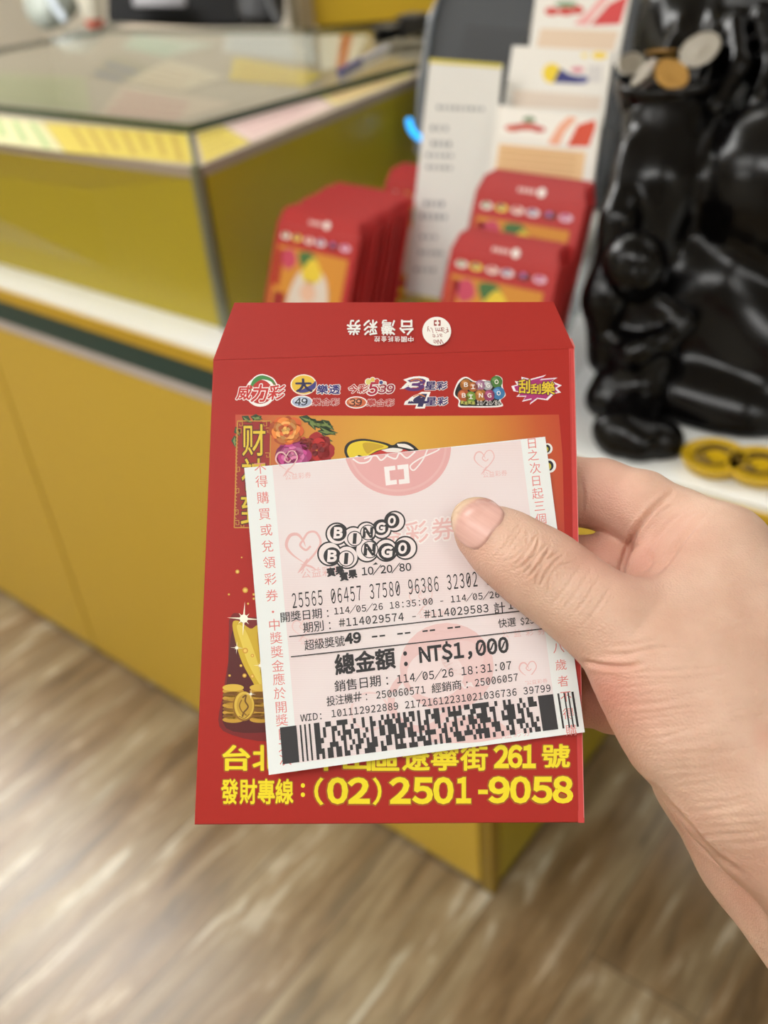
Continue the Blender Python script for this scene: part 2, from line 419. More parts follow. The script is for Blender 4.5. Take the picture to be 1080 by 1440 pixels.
MB().box((-.012, .022, .012), (0, .62, .754), bev=.001).build('side_panel', YEL2, c)
MB().box((-.020, .0, .0), (.001, .020, .754), bev=.003).build('corner_post', mat('olive_edge_trim', (150, 122, 30), .35, .5), c, label='olive metal corner trim')
MB().box((XL, -.001, .701), (-.022, .012, .716)).build('pale_stripe', LILAC, c, label='thin pale stripe')
MB().box((XL, -.001, .7162), (-.022, .012, .7535)).build('teal_stripe', TEAL, c, label='dark teal stripe')
c = thing('countertop', 'white countertop with a yellow front edge under the display case and statue', 'countertop', (-.5, .3, .755))
fr2 = [(XL, 0), (-.30, -.005), (-.17, -.005), (1.3, .078)]
def ledge(y0, y1, z0, z1, pts): return [(x, y + y0, z0) for x, y in pts] + [(x, y + y1, z0) for x, y in pts[::-1]], [(x, y + y0, z1) for x, y in pts] + [(x, y + y1, z1) for x, y in pts[::-1]]
MB().hexa([(x, y, .756) for x, y in fr2] + [(1.3, .75, .756), (XL, .75, .756)], [(x, y, .780) for x, y in fr2] + [(1.3, .75, .780), (XL, .75, .780)]).build('slab', WHT, c)
MB().hexa(*ledge(-.004, -.0002, .7555, .7735, fr2)).build('edge_band', ORG, c, label='yellow edge band')
MB().hexa(*ledge(.006, .018, .675, .7555, [(.03, .0063), (1.3, .078)])).build('apron', YEL, c, label='yellow apron')

XL = -1.36
c = thing('display_case', 'mustard yellow display case on the counter, under the sheet of glass', 'display case', (-1.2, .4, .781))
zt = .975; zb = .7805
xf, yf = -.405, .047
def fy(x): return .048 + (x - xf) * .06      # the top front edge runs slightly outwards to the left
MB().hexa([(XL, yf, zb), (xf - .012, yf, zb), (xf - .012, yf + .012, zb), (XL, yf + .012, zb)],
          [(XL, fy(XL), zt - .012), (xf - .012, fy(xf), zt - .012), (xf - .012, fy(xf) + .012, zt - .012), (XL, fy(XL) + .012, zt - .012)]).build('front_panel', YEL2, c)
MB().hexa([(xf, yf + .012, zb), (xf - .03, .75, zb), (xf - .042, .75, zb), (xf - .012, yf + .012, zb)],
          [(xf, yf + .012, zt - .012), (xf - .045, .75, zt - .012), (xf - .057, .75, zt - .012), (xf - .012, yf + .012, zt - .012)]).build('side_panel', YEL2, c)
MB().hexa([(XL, fy(XL), zt - .012), (xf, fy(xf), zt - .012), (xf - .045, .75, zt - .012), (XL, .75, zt - .012)],
          [(XL, fy(XL), zt), (xf, fy(xf), zt), (xf - .045, .75, zt), (XL, .75, zt)]).build('top_board', mat('beige_board', (168, 154, 136), .5), c)
MB().tube([(xf - .003, yf + .003, zb), (xf - .003, yf + .003, zt + .001)], .007).build('corner_trim', ALU, c, label='grey metal corner trim')
MB().tube([(xf - .003, yf + .003, zt + .002), (-.523, .147, zt + .002)], .003).build('mitre_trim', ALU, c, label='thin grey strip from the corner to the glass')
def glass_mat():
    m = bpy.data.materials.new('float_glass'); m.use_nodes = True; nt = m.node_tree; nt.nodes.clear(); N = nt.nodes.new; L = nt.links.new
    o = N('ShaderNodeOutputMaterial'); mx = N('ShaderNodeMixShader'); tr = N('ShaderNodeBsdfTransparent'); gl = N('ShaderNodeBsdfGlossy'); fr = N('ShaderNodeFresnel')
    nz = N('ShaderNodeTexNoise'); nz.inputs['Scale'].default_value = 6
    mp = N('ShaderNodeMapRange'); mp.inputs[3].default_value = .02; mp.inputs[4].default_value = .06
    L(nz.outputs['Fac'], mp.inputs[0]); L(mp.outputs[0], gl.inputs['Roughness'])
    tr.inputs[0].default_value = (.86, .885, .855, 1); ge = N('ShaderNodeNewGeometry'); io = N('ShaderNodeMapRange'); io.inputs[3].default_value = 1.5; io.inputs[4].default_value = 1 / 1.5; L(ge.outputs['Backfacing'], io.inputs[0]); L(io.outputs[0], fr.inputs[0])   # the same reflection from both sides of a thin sheet
    L(fr.outputs[0], mx.inputs[0]); L(tr.outputs[0], mx.inputs[1]); L(gl.outputs[0], mx.inputs[2]); L(mx.outputs[0], o.inputs[0])
    return m
GLASS = glass_mat()
GEDGE = mat('green_glass_edge', (38, 62, 48), .15, .6, .1, 30)
g = [at_z(265, 176, .988), at_z(588, 88, .988), at_z(600, 40, .988), at_z(150, 40, .988), at_z(-60, 78, .988), at_z(-60, 142, .988)]
gb = [p - np.array([0, 0, .010]) for p in g]
n = len(g)
gt = thing('glass_sheet', 'thick clear glass sheet with green edges lying on the display case', 'glass', (-.9, .4, .982))
obj('pane', [p + np.array([0, 0, -.0001]) for p in g] + [p + np.array([0, 0, .0001]) for p in gb], [tuple(range(n))], GLASS, gt)
obj('polished_edge', g + gb, [(i, (i + 1) % n, n + (i + 1) % n, n + i) for i in range(n)], GEDGE, gt, label='dark green polished edge')
# leaflets lying on the case, most of them under the glass
def stripes(P, quad, rows, rgb, layer=2, lo=.1, hi=.9, w=.35):
    q = np.array(quad, float)
    def bl(u, v): return (q[0] * (1 - u) + q[1] * u) * (1 - v) + (q[3] * (1 - u) + q[2] * u) * v
    for i in range(rows):
        v0 = lo + (hi - lo) * i / rows; v1 = v0 + (hi - lo) / rows * w; u1 = .92 - .25 * ((i * 37) % 5) / 5
        P.raw([bl(.07, v0), bl(u1, v0), bl(u1, v1), bl(.07, v1)], [(0, 1, 2, 3)], rgb, layer)
LEAF = [
    ('yellow leaflet with printed rows at the front corner of the display case', [(268, 189), (277, 231), (92, 214), (60, 172)], (206, 186, 74), [(180, 150, 56), 7]),
    ('pale leaflet with a green corner at the front left of the display case', [(58, 171), (90, 214), (-60, 194), (-60, 158)], (214, 208, 160), [(160, 186, 120), 4]),
    ('yellow leaflet beside the front corner on the right edge of the display case', [(276, 187), (312, 177), (352, 200), (287, 229)], (206, 186, 84), [(184, 160, 66), 5]),
    ('pink and white leaflet along the right edge of the display case', [(314, 176), (448, 137), (470, 149), (354, 199)], (216, 192, 184), [(198, 156, 156), 5]),
    ('cream leaflet at the far end of the display case right edge', [(450, 136), (574, 98), (580, 107), (472, 148)], (222, 204, 140), [(200, 150, 120), 5]),
    ('pale green leaflet under the glass near the left of the case', [(-40, 140), (128, 158), (120, 108), (-30, 100)], (166, 164, 130), [(146, 152, 108), 6]),
    ('beige leaflet with a pink band under the front of the glass', [(140, 160), (250, 170), (330, 146), (172, 118)], (196, 176, 156), [(176, 110, 110), 3]),
    ('brown and blue leaflet in the middle under the glass', [(126, 106), (168, 116), (228, 98), (160, 76)], (150, 140, 116), [(96, 104, 136), 2]),
    ('cream leaflet under the glass behind the pink one', [(176, 116), (256, 128), (316, 108), (236, 84)], (206, 192, 166), [(180, 150, 120), 4]),
    ('pale grey leaflet at the far side under the glass', [(170, 66), (232, 80), (306, 62), (190, 48)], (190, 196, 180), [(140, 170, 140), 3]),
    ('yellow leaflet under the right part of the glass', [(322, 112), (424, 122), (456, 104), (330, 80)], (210, 184, 66), [(190, 150, 60), 4]),
    ('white leaflet with grey rows at the far right under the glass', [(312, 72), (446, 90), (440, 50), (318, 48)], (200, 200, 196), [(160, 164, 170), 4]),
    ('white leaflet with a red stripe at the far right corner under the glass', [(452, 100), (500, 90), (518, 46), (448, 50)], (222, 218, 208), [(190, 90, 80), 1]),
]
for i, (lab, q, rgb, (rgb2, rows)) in enumerate(LEAF):
    z = zt + .0004 + .0001 * i
    pts = at_z(np.array([p[0] for p in q]), np.array([p[1] for p in q]), z)
    P = Print()
    if rows == 1:
        a = np.array(q, float); P.raw([a[0] * .55 + a[1] * .45, a[0] * .3 + a[1] * .7, a[3] * .3 + a[2] * .7, a[3] * .55 + a[2] * .45], [(0, 1, 2, 3)], rgb2, 2)
    else: stripes(P, q, rows, rgb2)
    t = thing('game_leaflet', lab, 'leaflet', pts.mean(0), 'leaflets on the display case')
    lo = pts - np.array([0, 0, .00015])
    MB().hexa(lo, pts).build('sheet', ink(rgb, .4), t)
    P.build('printing', t, lambda v, l, z=z: at_z(v[:, 0], v[:, 1], z + .00005))

# ------------------------------------------------------------------ red envelopes standing on the counter
EW, EH, EFL = .12, .151, .017
RED = mat('red_card', (176, 36, 34), .42, .45, .04, 60, bump=.05, bscale=900)
REDS = mat('red_card_edge', (176, 44, 42), .5, .4, .06, 80)
def small_envelope():
    t = thing('red_envelope', 'x', 'envelope', (0, 0, 0))
    w = EW / 2; y0, y1 = -.0015, .0015
    o = MB().box((-w, y0, 0), (w, y1, EH), bev=.0008).build('pocket', RED, t)
    MB().hexa([(-w, y0 + .0004, EH), (w, y0 + .0004, EH), (w, y0 + .0012, EH), (-w, y0 + .0012, EH)],
              [(-w + .0066, y0 + .001, EH + EFL), (w - .0066, y0 + .001, EH + EFL), (w - .0066, y0 + .0018, EH + EFL), (-w + .0066, y0 + .0018, EH + EFL)]).build('flap', RED, t)
    P = Print(); k = 1000.0                                         # printing laid out in mm, x right, y up
    P.raw([(-53, 42), (50, 42), (50, 128), (-53, 128)], [(0, 1, 2, 3)], (206, 138, 48), 1)
    P.blob([(-46, 120), (-30, 126), (-22, 112), (-36, 104)], (196, 70, 96), 2); P.blob([(-20, 124), (0, 126), (10, 112), (-10, 108)], (70, 110, 60), 2)
    P.blob([(-26, 60), (-18, 100), (4, 112), (26, 100), (32, 62), (2, 48)], (214, 200, 186), 2); P.blob([(-12, 104), (2, 122), (18, 104), (2, 94)], (226, 196, 60), 3)
    P.blob([(-10, 84), (2, 98), (14, 84), (2, 74)], (222, 178, 150), 3); P.poly([(-48, 44), (-30, 44), (-30, 78), (-48, 78)], (150, 40, 34), 2)
    P.poly([(-52, 84), (-42, 84), (-42, 124), (-52, 124)], (170, 44, 30), 2)
    P.build('picture_print', t, lambda v, l: np.stack([v[:, 0] / k, np.full(len(v), y0 - .00006 * l), v[:, 1] / k], -1))
    P = Print()
    for x, c1, c2 in ((-44, (236, 226, 220), (70, 130, 70)), (-27, (238, 214, 90), (40, 44, 110)), (-9, (232, 220, 214), (200, 60, 50)), (8, (226, 220, 226), (60, 50, 120)), (26, (40, 40, 40), (200, 120, 180)), (43, (226, 190, 210), (170, 40, 110))):
        P.disc(x, 139, 7, 3.6, c1, 1, 14); P.disc(x - 1, 140, 3, 2.2, c2, 2, 12)
    P.build('logo_row', t, lambda v, l: np.stack([v[:, 0] / k, np.full(len(v), y0 - .00006 * l), v[:, 1] / k], -1))
    P = Print(); P.disc(12, 158, 4.4, 4.4, (240, 234, 230), 1, 20)
    for x in (-12, -7, -2, 3): P.raw([(x - 1.8, 156), (x + 1.8, 156), (x + 1.8, 160), (x - 1.8, 160)], [(0, 1, 2, 3)], (232, 200, 196), 1)
    P.build('flap_mark', t, lambda v, l: np.stack([v[:, 0] / k, np.full(len(v), y0 + .0003 + (v[:, 1] / k - EH) / EFL * .0006 - .00006 * l), v[:, 1] / k], -1))
    P = Print(); P.raw([(-50, 14), (50, 14), (50, 22), (-50, 22)], [(0, 1, 2, 3)], (236, 214, 40), 1); P.raw([(-50, 27), (44, 27), (44, 34), (-50, 34)], [(0, 1, 2, 3)], (236, 214, 40), 1)
    P.build('address_print', t, lambda v, l: np.stack([v[:, 0] / k, np.full(len(v), y0 - .00006 * l), v[:, 1] / k], -1))
    return t
def copy_tree(root):
    r = root.copy(); COL.objects.link(r)
    for ch in list(root.children):
        q = ch.copy(); COL.objects.link(q); q.parent = r
    return r
proto = small_envelope(); used = [False]
def put_env(x, y, z, lean, yaw, label, group):
    r = proto if not used[0] else copy_tree(proto); used[0] = True
    r.matrix_world = Matrix.Translation((x, y, z)) @ Matrix.Rotation(math.radians(yaw), 4, 'Z') @ Matrix.Rotation(math.radians(-lean), 4, 'X')
    r['label'] = label; r['group'] = group
for i in range(11):
    put_env(-.252 + .0012 * ((i * 5) % 4 - 1.5), .006 + i * .0095, .7835, 25.5 - i * .3 + (0, -.5, .4, -.2, .5, -.4, .2)[i % 7], .5 * ((i * 7) % 5 - 2),
            'frontmost red envelope of the thick stack standing beside the display case' if i == 0 else 'red envelope packed in the thick stack beside the display case, behind its front one', 'red envelopes stacked beside the display case')
for i in range(4):
    put_env(-.222, .178 + i * .007, .7815, 20, 0, 'front red envelope of the small stack left of the tall white notice' if i == 0 else 'red envelope in the small stack left of the tall white notice, behind its front one', 'red envelopes left of the white notice')
for i in range(6):
    put_env(-.020 + .0005 * (i % 2),   .010 + i * .0035, .790, 25, 0, 'front red envelope in the lowest pocket of the clear leaflet rack' if i == 0 else 'red envelope in the lowest pocket of the clear leaflet rack, behind its front one', 'red envelopes in the lowest rack pocket')
for i in range(5):
    put_env(-.020 + .0005 * (i % 2), .056 + i * .0045, .833, 25, 0, 'front red envelope in the second pocket of the clear leaflet rack' if i == 0 else 'red envelope in the second pocket of the clear leaflet rack, behind its front one', 'red envelopes in the second rack pocket')

# ------------------------------------------------------------------ clear rack with game cards, clear tray, tall notice
def acrylic_mat():
    m = bpy.data.materials.new('clear_acrylic'); m.use_nodes = True; nt = m.node_tree; nt.nodes.clear(); N = nt.nodes.new; L = nt.links.new
    o = N('ShaderNodeOutputMaterial'); mx = N('ShaderNodeMixShader'); tr = N('ShaderNodeBsdfTransparent'); gl = N('ShaderNodeBsdfGlossy'); fr = N('ShaderNodeFresnel')
    nz = N('ShaderNodeTexNoise'); nz.inputs['Scale'].default_value = 12
    mp = N('ShaderNodeMapRange'); mp.inputs[3].default_value = .04; mp.inputs[4].default_value = .14
    L(nz.outputs['Fac'], mp.inputs[0]); L(mp.outputs[0], gl.inputs['Roughness'])
    tr.inputs[0].default_value = (.95, .955, .96, 1); ge = N('ShaderNodeNewGeometry'); io = N('ShaderNodeMapRange'); io.inputs[3].default_value = 1.45; io.inputs[4].default_value = 1 / 1.45; L(ge.outputs['Backfacing'], io.inputs[0]); L(io.outputs[0], fr.inputs[0])   # the same reflection from both sides of a thin sheet
    L(fr.outputs[0], mx.inputs[0]); L(tr.outputs[0], mx.inputs[1]); L(gl.outputs[0], mx.inputs[2]); L(mx.outputs[0], o.inputs[0]); return m
ACR = acrylic_mat()
LEAN = math.radians(25); DZ = np.array([0, math.sin(LEAN), math.cos(LEAN)]); DN = np.array([0, -math.cos(LEAN), math.sin(LEAN)])
def tilted(x0, x1, p, h0, h1, th, off=0.0):
    """a slab leaning back with the rack: from height h0 to h1 along the slope, p = (y, z) of the slope's foot"""
    b = np.array([0, p[0], p[1]]) + DN * off
    A = [b + DZ * h0, b + DZ * h1]
    lo = [A[0] + np.array([x, 0, 0]) + DN * d for x, d in ((x0, 0), (x1, 0), (x1, -th), (x0, -th))]
    hi = [A[1] + np.array([x, 0, 0]) + DN * d for x, d in ((x0, 0), (x1, 0), (x1, -th), (x0, -th))]
    return lo, hi
rk = thing('leaflet_rack', 'clear acrylic tiered rack holding game cards and red envelopes left of the black statue', 'rack', (-.02, .08, .78))
RX0 = lambda y: float(np.interp(y, (-.02, .15, .2, .25, .31), (-.089, -.095, -.104, -.122, -.130)))
RX1 = lambda y: float(np.interp(y, (-.02, .10, .135, .19, .25, .33), (.0475, .0465, .0455, .0185, .005, -.008)))
tiers = [(.010, .790), (.056, .833), (.108, .876), (.160, .905), (.212, .940)]
for k, p in enumerate(tiers):
    MB().hexa(*tilted(RX0(p[0]), RX1(p[0] + .02), p, -.004, .075, .002, .006)).build('pocket_front', ACR, rk)
    MB().hexa(*tilted(RX0(p[0]), RX1(p[0] + .02), p, -.006, -.004, .034, .006)).build('pocket_floor', ACR, rk)
for xf_ in (lambda y: RX0(y) - .002, RX1):
    prof = [(-.02, .7805), (.26, .7805), (.325, 1.10), (.312, 1.10)]
    for (py_, pz_) in reversed(tiers):
        f = np.array([0, py_, pz_]) + DN * .008
        prof += [tuple((f + DZ * .085)[1:]), tuple((f + DZ * .0)[1:])]
    v = [(xf_(a), a, b) for a, b in prof] + [(xf_(a) + .002, a, b) for a, b in prof]; n = len(prof)
    tri = tessellate_polygon([[Vector((0, a, b)) for a, b in prof]])
    obj('side_panel', v, [tuple(t) for t in tri] + [tuple(n + i for i in t[::-1]) for t in tri] + [(i, (i + 1) % n, n + (i + 1) % n, n + i) for i in range(n)], ACR, rk)

CARDW = mat('white_card', (232, 228, 220), .4, .4, .02, 60)
def game_card(label, quad, tier, paint, group='game cards in the clear rack'):
    p0 = np.array([0, tiers[tier][0] + .012, tiers[tier][1]]); q = np.array(quad, float)
    f = lambda v, l: on_plane(v[:, 0], v[:, 1], p0 + DN * .00006 * l, DN)
    t = thing('game_card', label, 'card', f(q, 0).mean(0), group)
    front = f(q, 0); MB().hexa(front - DN * .004, front).build('card_stack', CARDW, t)
    P = Print(); paint(P); P.build('printing', t, f)
# quads: top left, top right, bottom right, bottom left
def paint_a(P):
    P.poly([(704, 150), (836, 166), (826, 206), (700, 190)], (240, 236, 228), 1)
    P.poly([(797, 206), (812, 176), (836, 168), (838, 178), (828, 206)], (212, 76, 46), 2); P.poly([(770, 202), (786, 176), (800, 164), (812, 166), (794, 186), (786, 205)], (236, 170, 140), 2)
    P.disc(740, 178, 18, 5, (206, 84, 70), 2); P.disc(722, 180, 12, 5, (214, 104, 86), 2); P.disc(744, 168, 9, 4, (110, 140, 100), 3); P.disc(758, 182, 9, 4, (200, 70, 64), 2)
    P.poly([(702, 202), (824, 214), (812, 300), (690, 286)], (228, 190, 140), 1)
    for i in range(7): P.poly([(706 - i * 1.3, 208 + i * 9), (812 - i * 1.4, 218 + i * 9), (811 - i * 1.4, 221 + i * 9), (705 - i * 1.3, 211 + i * 9)], (206, 160, 112), 2)
game_card('white game card with an orange corner in the third pocket of the rack', [(699, 147), (846, 165), (826, 312), (682, 292)], 2, paint_a)
def paint_b(P):
    P.disc(776, 103, 13, 14, (236, 206, 40), 1); P.poly([(778, 116), (788, 96), (800, 104), (816, 108), (814, 118)], (52, 54, 120), 2)
    P.disc(818, 112, 10, 6, (96, 96, 150), 1); P.disc(812, 98, 9, 4, (214, 130, 150), 1)
    for i in range(4): P.poly([(828 + i * 5, 92), (831 + i * 5, 92), (829 + i * 5, 116), (826 + i * 5, 116)], (200, 196, 196), 1)
    P.disc(843, 78, 11, 5, (240, 208, 60), 1); P.disc(822, 78, 5, 3, (240, 216, 110), 1)
    P.poly([(722, 126), (846, 136), (842, 156), (720, 150)], (222, 206, 190), 1)
game_card('white game card with a yellow and blue ball in the fourth pocket of the rack', [(721, 64), (862, 72), (848, 176), (706, 160)], 3, paint_b)
def paint_c(P):
    P.poly([(830, 36), (856, 6), (884, -8), (872, 34)], (210, 62, 62), 1); P.poly([(806, 34), (830, 14), (846, -6), (858, -4), (838, 18), (826, 36)], (234, 168, 166), 1)
    P.disc(776, 16, 10, 6, (206, 70, 60), 1); P.disc(796, 16, 12, 6, (206, 70, 60), 1); P.disc(812, 14, 9, 6, (206, 70, 60), 1); P.disc(796, 6, 16, 4, (110, 150, 110), 2)
    P.poly([(760, 40), (870, 44), (862, 72), (754, 66)], (226, 202, 176), 1)
game_card('white game card with a red corner in the topmost pocket of the rack', [(758, -40), (892, -34), (868, 90), (742, 80)], 4, paint_c)

NL = math.radians(10); NN = np.array([0, -math.cos(NL), math.sin(NL)]); NP0 = np.array([-.22, .165, .80])
t = thing('notice_card', 'tall narrow white notice with grey writing and yellow ends left of the rack', 'notice', on_plane(640., 260., NP0, NN))
q = np.array([(604, 82), (706, 90), (672, 437), (569, 420)], float)
fr_ = on_plane(q[:, 0], q[:, 1], NP0, NN)
MB().hexa(fr_ - NN * .002, fr_).build('card', mat('glossy_white_card', (240, 240, 236), .25, .5, .03, 20), t)
P = Print()
nsurf = lambda v, l: on_plane(v[:, 0], v[:, 1], NP0 + NN * .00006 * l, NN)
P.poly([(604, 82), (706, 90), (705, 96), (603.4, 88)], (222, 206, 80), 1); P.build('end_strip', t, nsurf, label='yellow strip at the top'); P = Print()
P.poly([(570, 412), (673, 429), (672, 437), (569, 420)], (206, 190, 84), 1); P.build('end_strip', t, nsurf, label='yellow strip at the foot'); P = Print()
for (y, a, b_, w) in ((148, .18, .86, 6), (176, .12, .4, 8), (198, .15, .45, 8), (215, .1, .5, 6), (232, .12, .5, 6), (282, .14, .44, 8), (300, .1, .5, 8), (330, .14, .4, 6), (352, .14, .5, 6), (376, .1, .42, 6)):
    if y == 282: P.build('writing', t, nsurf); P = Print()
    x0 = 604 - (y - 82) * .105; n = int((b_ - a) * 14)
    for i in range(n):
        x = x0 + 100 * (a + (b_ - a) * i / n); P.poly([(x, y + i * .3), (x + 5, y + .5 + i * .3), (x + 4.6, y + w + i * .3), (x - .4, y + w - .5 + i * .3)], (168, 172, 174) if i % 3 else (140, 146, 150), 1)
P.build('writing', t, nsurf)
hs = thing('notice_holder', 'clear stand behind and under the tall white notice', 'holder', (-.21, .19, .78))
B = fr_[3] * .5 + fr_[2] * .5
MB().box((fr_[3][0] - .004, fr_[3][1] - .006, .7805), (fr_[2][0] + .004, fr_[3][1] + .004, min(fr_[3][2], fr_[2][2]) - .002)).build('foot', ACR, hs)
MB().hexa([fr_[1] + np.array([.004, .0, -.03]), fr_[1] + np.array([.006, .0, -.03]), fr_[1] + np.array([.006, .05, -.06]), fr_[1] + np.array([.004, .05, -.06])][::-1],
          [fr_[2] + np.array([.004, 0, 0]), fr_[2] + np.array([.006, 0, 0]), fr_[2] + np.array([.006, .05, 0]), fr_[2] + np.array([.004, .05, 0])][::-1]).build('side_wing', ACR, hs)
tr = thing('clear_tray', 'low clear acrylic tray holding the thick stack of red envelopes', 'tray', (-.25, .05, .78))
MB().box((-.322, -.0035, .7805), (-.182, -.0015, .835)).build('front_wall', ACR, tr)
for x in (-.324, -.182): MB().box((x, -.0015, .7805), (x + .002, .15, .835)).build('side_wall', ACR, tr)
MB().box((-.322, -.0015, .7805), (-.182, .15, .7822)).build('tray_floor', ACR, tr)

# ------------------------------------------------------------------ dark terminal behind
DK = mat('dark_grey_plastic', (50, 54, 58), .45, .5, .05, 40, bump=.05, bscale=500)
DK2 = mat('black_plastic', (22, 23, 25), .3, .5, .05, 40)
TL_ = math.radians(24); TN = np.array([.12, -math.cos(TL_), math.sin(TL_)]); TN /= np.linalg.norm(TN); TP = np.array([-.40, .44, .93])
def tp(x, y, off=0.0): return on_plane(np.array(x, float), np.array(y, float), TP + TN * off, TN)
t = thing('lottery_terminal', 'dark grey machine with vents and a blue lamp behind the white notice', 'machine', tp(690, 90))
qx = [588, 592, 606, 640, 860, 900, 900, 592]; qy = [215, 130, 30, -60, -60, -40, 300, 262]
fr_ = tp(qx, qy); bk = fr_ - TN * .10
n = len(qx)
MB().hexa(bk, fr_).build('housing', DK, t)
MB().tube([tp(588, 215, .002), tp(592, 130, .003), tp(606, 30, .003), tp(640, -60, .003)], .0055).build('rim', mat('light_grey_rim', (120, 126, 132), .25, .6), t, label='pale grey rim')
for i in range(5):
    a = [(655 - i * 3, 36 + i * 11), (744 - i * 3, 42 + i * 11), (743 - i * 3, 46 + i * 11), (654 - i * 3, 40 + i * 11)]
    MB().hexa(tp([p[0] for p in a], [p[1] for p in a], .0005), tp([p[0] for p in a], [p[1] for p in a], .0025)).build('vent_slat', DK2, t)
lam = mat('blue_lamp', (40, 170, 250), .3, .5, .0, 1, emit=1.6)
MB().tube([tp(x, y, .006) for x, y in spline([(575, 166), (577, 178), (584, 189), (596, 197)], 5)], [.002] + [.0045] * 14 + [.004]).build('indicator_lamp', lam, t, label='glowing blue lamp')

# ------------------------------------------------------------------ black carved statue with a coin bowl
BLK = mat('black_glazed_ceramic', (7, 6, 6), .22, .26, .1, 30, coat=.05, bump=.06, bscale=60)
BLK2 = mat('black_glazed_bowl', (7, 6, 6), .2, .28, .1, 30, coat=.05)
def cp(x, y, d, rpx):
    d = d * (.93 + .07 * min(1, max(0, (y - 350) / 250)))   # centre in space and radius in metres of a ball seen at x, y with radius rpx
    return (at_depth(x, y, d), rpx * d / F)
body_chains = [
    ([cp(1090, 262, .96, 118), cp(1180, 300, .96, 140)], .02),                        # belly
    ([cp(1040, 40, 1.03, 96), cp(1130, 10, 1.02, 150), cp(1240, 60, 1.0, 170)], .03),  # chest and robe
    ([cp(960, 20, 1.04, 60), cp(985, 110, 1.00, 46), cp(930, 150, .99, 36)], .02),     # sleeve and arm holding the bowl
    ([cp(936, 172, .968, 62), cp(924, 262, .975, 64), cp(908, 330, .985, 54)], .02),      # sack under the bowl
    ([cp(1010, 410, .99, 90), cp(1090, 500, .97, 110), cp(1180, 560, .96, 120)], .03),  # folded legs
    ([cp(985, 520, .97, 70), cp(1000, 600, .935, 48), cp(1060, 610, .93, 48)], .02),   # foot
    ([cp(940, 430, 1.0, 70), cp(950, 540, .99, 80)], .02), ([cp(930, -40, 1.10, 56), cp(945, 60, 1.09, 62), cp(950, 200, 1.07, 74), cp(935, 330, 1.04, 72), cp(960, 440, 1.0, 80)], .03),
    ([cp(886, 210, .946, 15), cp(870, 310, .946, 22), cp(850, 420, .946, 27), cp(854, 500, .955, 29)], .02),  # added dark column, standing in for dark reflections beside the rack
    ([cp(960, 560, .945, 54), cp(1040, 585, .925, 62), cp(1140, 600, .92, 70)], .02),
    ([cp(1180, 560, 1.0, 150), cp(1000, 540, 1.02, 110)], .03),
]
folds = [([cp(975, 0, 1.0, 11), cp(948, 60, .985, 11), cp(915, 118, .975, 9)], .006), ([cp(1010, 0, .985, 10), cp(1000, 70, .955, 12), cp(985, 128, .95, 12)], .006),
         ([cp(1035, 30, .955, 14), cp(1042, 90, .945, 16), cp(1010, 150, .945, 12)], .006), ([cp(1070, 20, .94, 12), cp(1085, 90, .935, 12), cp(1060, 150, .93, 10)], .006),
         ([cp(880, 250, .955, 7), cp(905, 235, .945, 8), cp(940, 205, .945, 7)], .004), ([cp(870, 235, .955, 7), cp(900, 215, .948, 7), cp(925, 190, .945, 6)], .004)]
def statue_fn(P):
    d = None
    for pts, k in body_chains:
        c = chain(P, [(a, r) for a, r in pts], .02); d = c if d is None else smin(d, c, k * .7)
    for pts, k in folds: d = smin(d, chain(P, [(a, r) for a, r in pts], k), .008)
    return np.maximum(d, np.float32(.7812) - P[..., 2])
V, Q = surface_nets(statue_fn, (-.03, .0, .776), (.60, .60, 1.34), .0045)
V = relax(V, Q, 2)
st = thing('laughing_statue', 'glossy black carved statue with a round belly and a coin bowl on the countertop', 'statue', (.25, .25, .781))
obj('body', V, Q, BLK, st, smooth=True)
child_chains = [
    ([cp(893, 372, .93, 47), cp(894, 380, .935, 44)], .004),                               # head
    ([cp(905, 440, .955, 40), cp(900, 510, .95, 52), cp(893, 560, .945, 50)], .008),        # trunk
    ([cp(930, 432, .94, 22), cp(960, 452, .925, 20), cp(940, 480, .915, 17)], .008),        # arm
    ([cp(870, 440, .95, 22), cp(850, 470, .945, 18), cp(884, 490, .925, 17)], .008),
    ([cp(930, 478, .912, 14), cp(890, 498, .912, 18), cp(905, 490, .91, 18)], .008),        # what the child holds
    ([cp(860, 545, .945, 30), cp(850, 560, .94, 28)], .008),
    ([cp(896, 560, .93, 36), cp(890, 590, .91, 36), cp(876, 612, .885, 36), cp(928, 622, .88, 34)], .008),  # foot
    ([cp(856, 604, .885, 24), cp(900, 626, .872, 26)], .006),
]
def child_fn(P):
    d = None
    for pts, k in child_chains:
        c = chain(P, [(a, r) for a, r in pts], .006); d = c if d is None else smin(d, c, k)
    for x, y, dd, r in ((880, 374, .900, 4), (906, 378, .900, 4)): # eyes as small hollows
        c, q = cp(x, y, dd, r); d = -smin(-d, np.sqrt(((P - np.float32(c)) ** 2).sum(-1)) - np.float32(q), .003)
    c, q = cp(894, 388, .896, 5); d = smin(d, np.sqrt(((P - np.float32(c)) ** 2).sum(-1)) - np.float32(q), .004)
    return np.maximum(d, np.float32(.7812) - P[..., 2])
V, Q = surface_nets(child_fn, (-.04, -.02, .776), (.25, .24, 1.0), .0028)
obj('child_figure', relax(V, Q, 1), Q, BLK, st, smooth=True)
bc = at_depth(937., 114., .893); R_ = .047
MB().lathe(bc, [(.024, -.045), (.034, -.043), (.043, -.022), (R_, -.004), (R_ + .001, .001), (R_ - .003, .003), (R_ - .005, 0), (.036, -.010), (.0, -.014)], n=48).build('coin_bowl', BLK2, st, smooth=True)

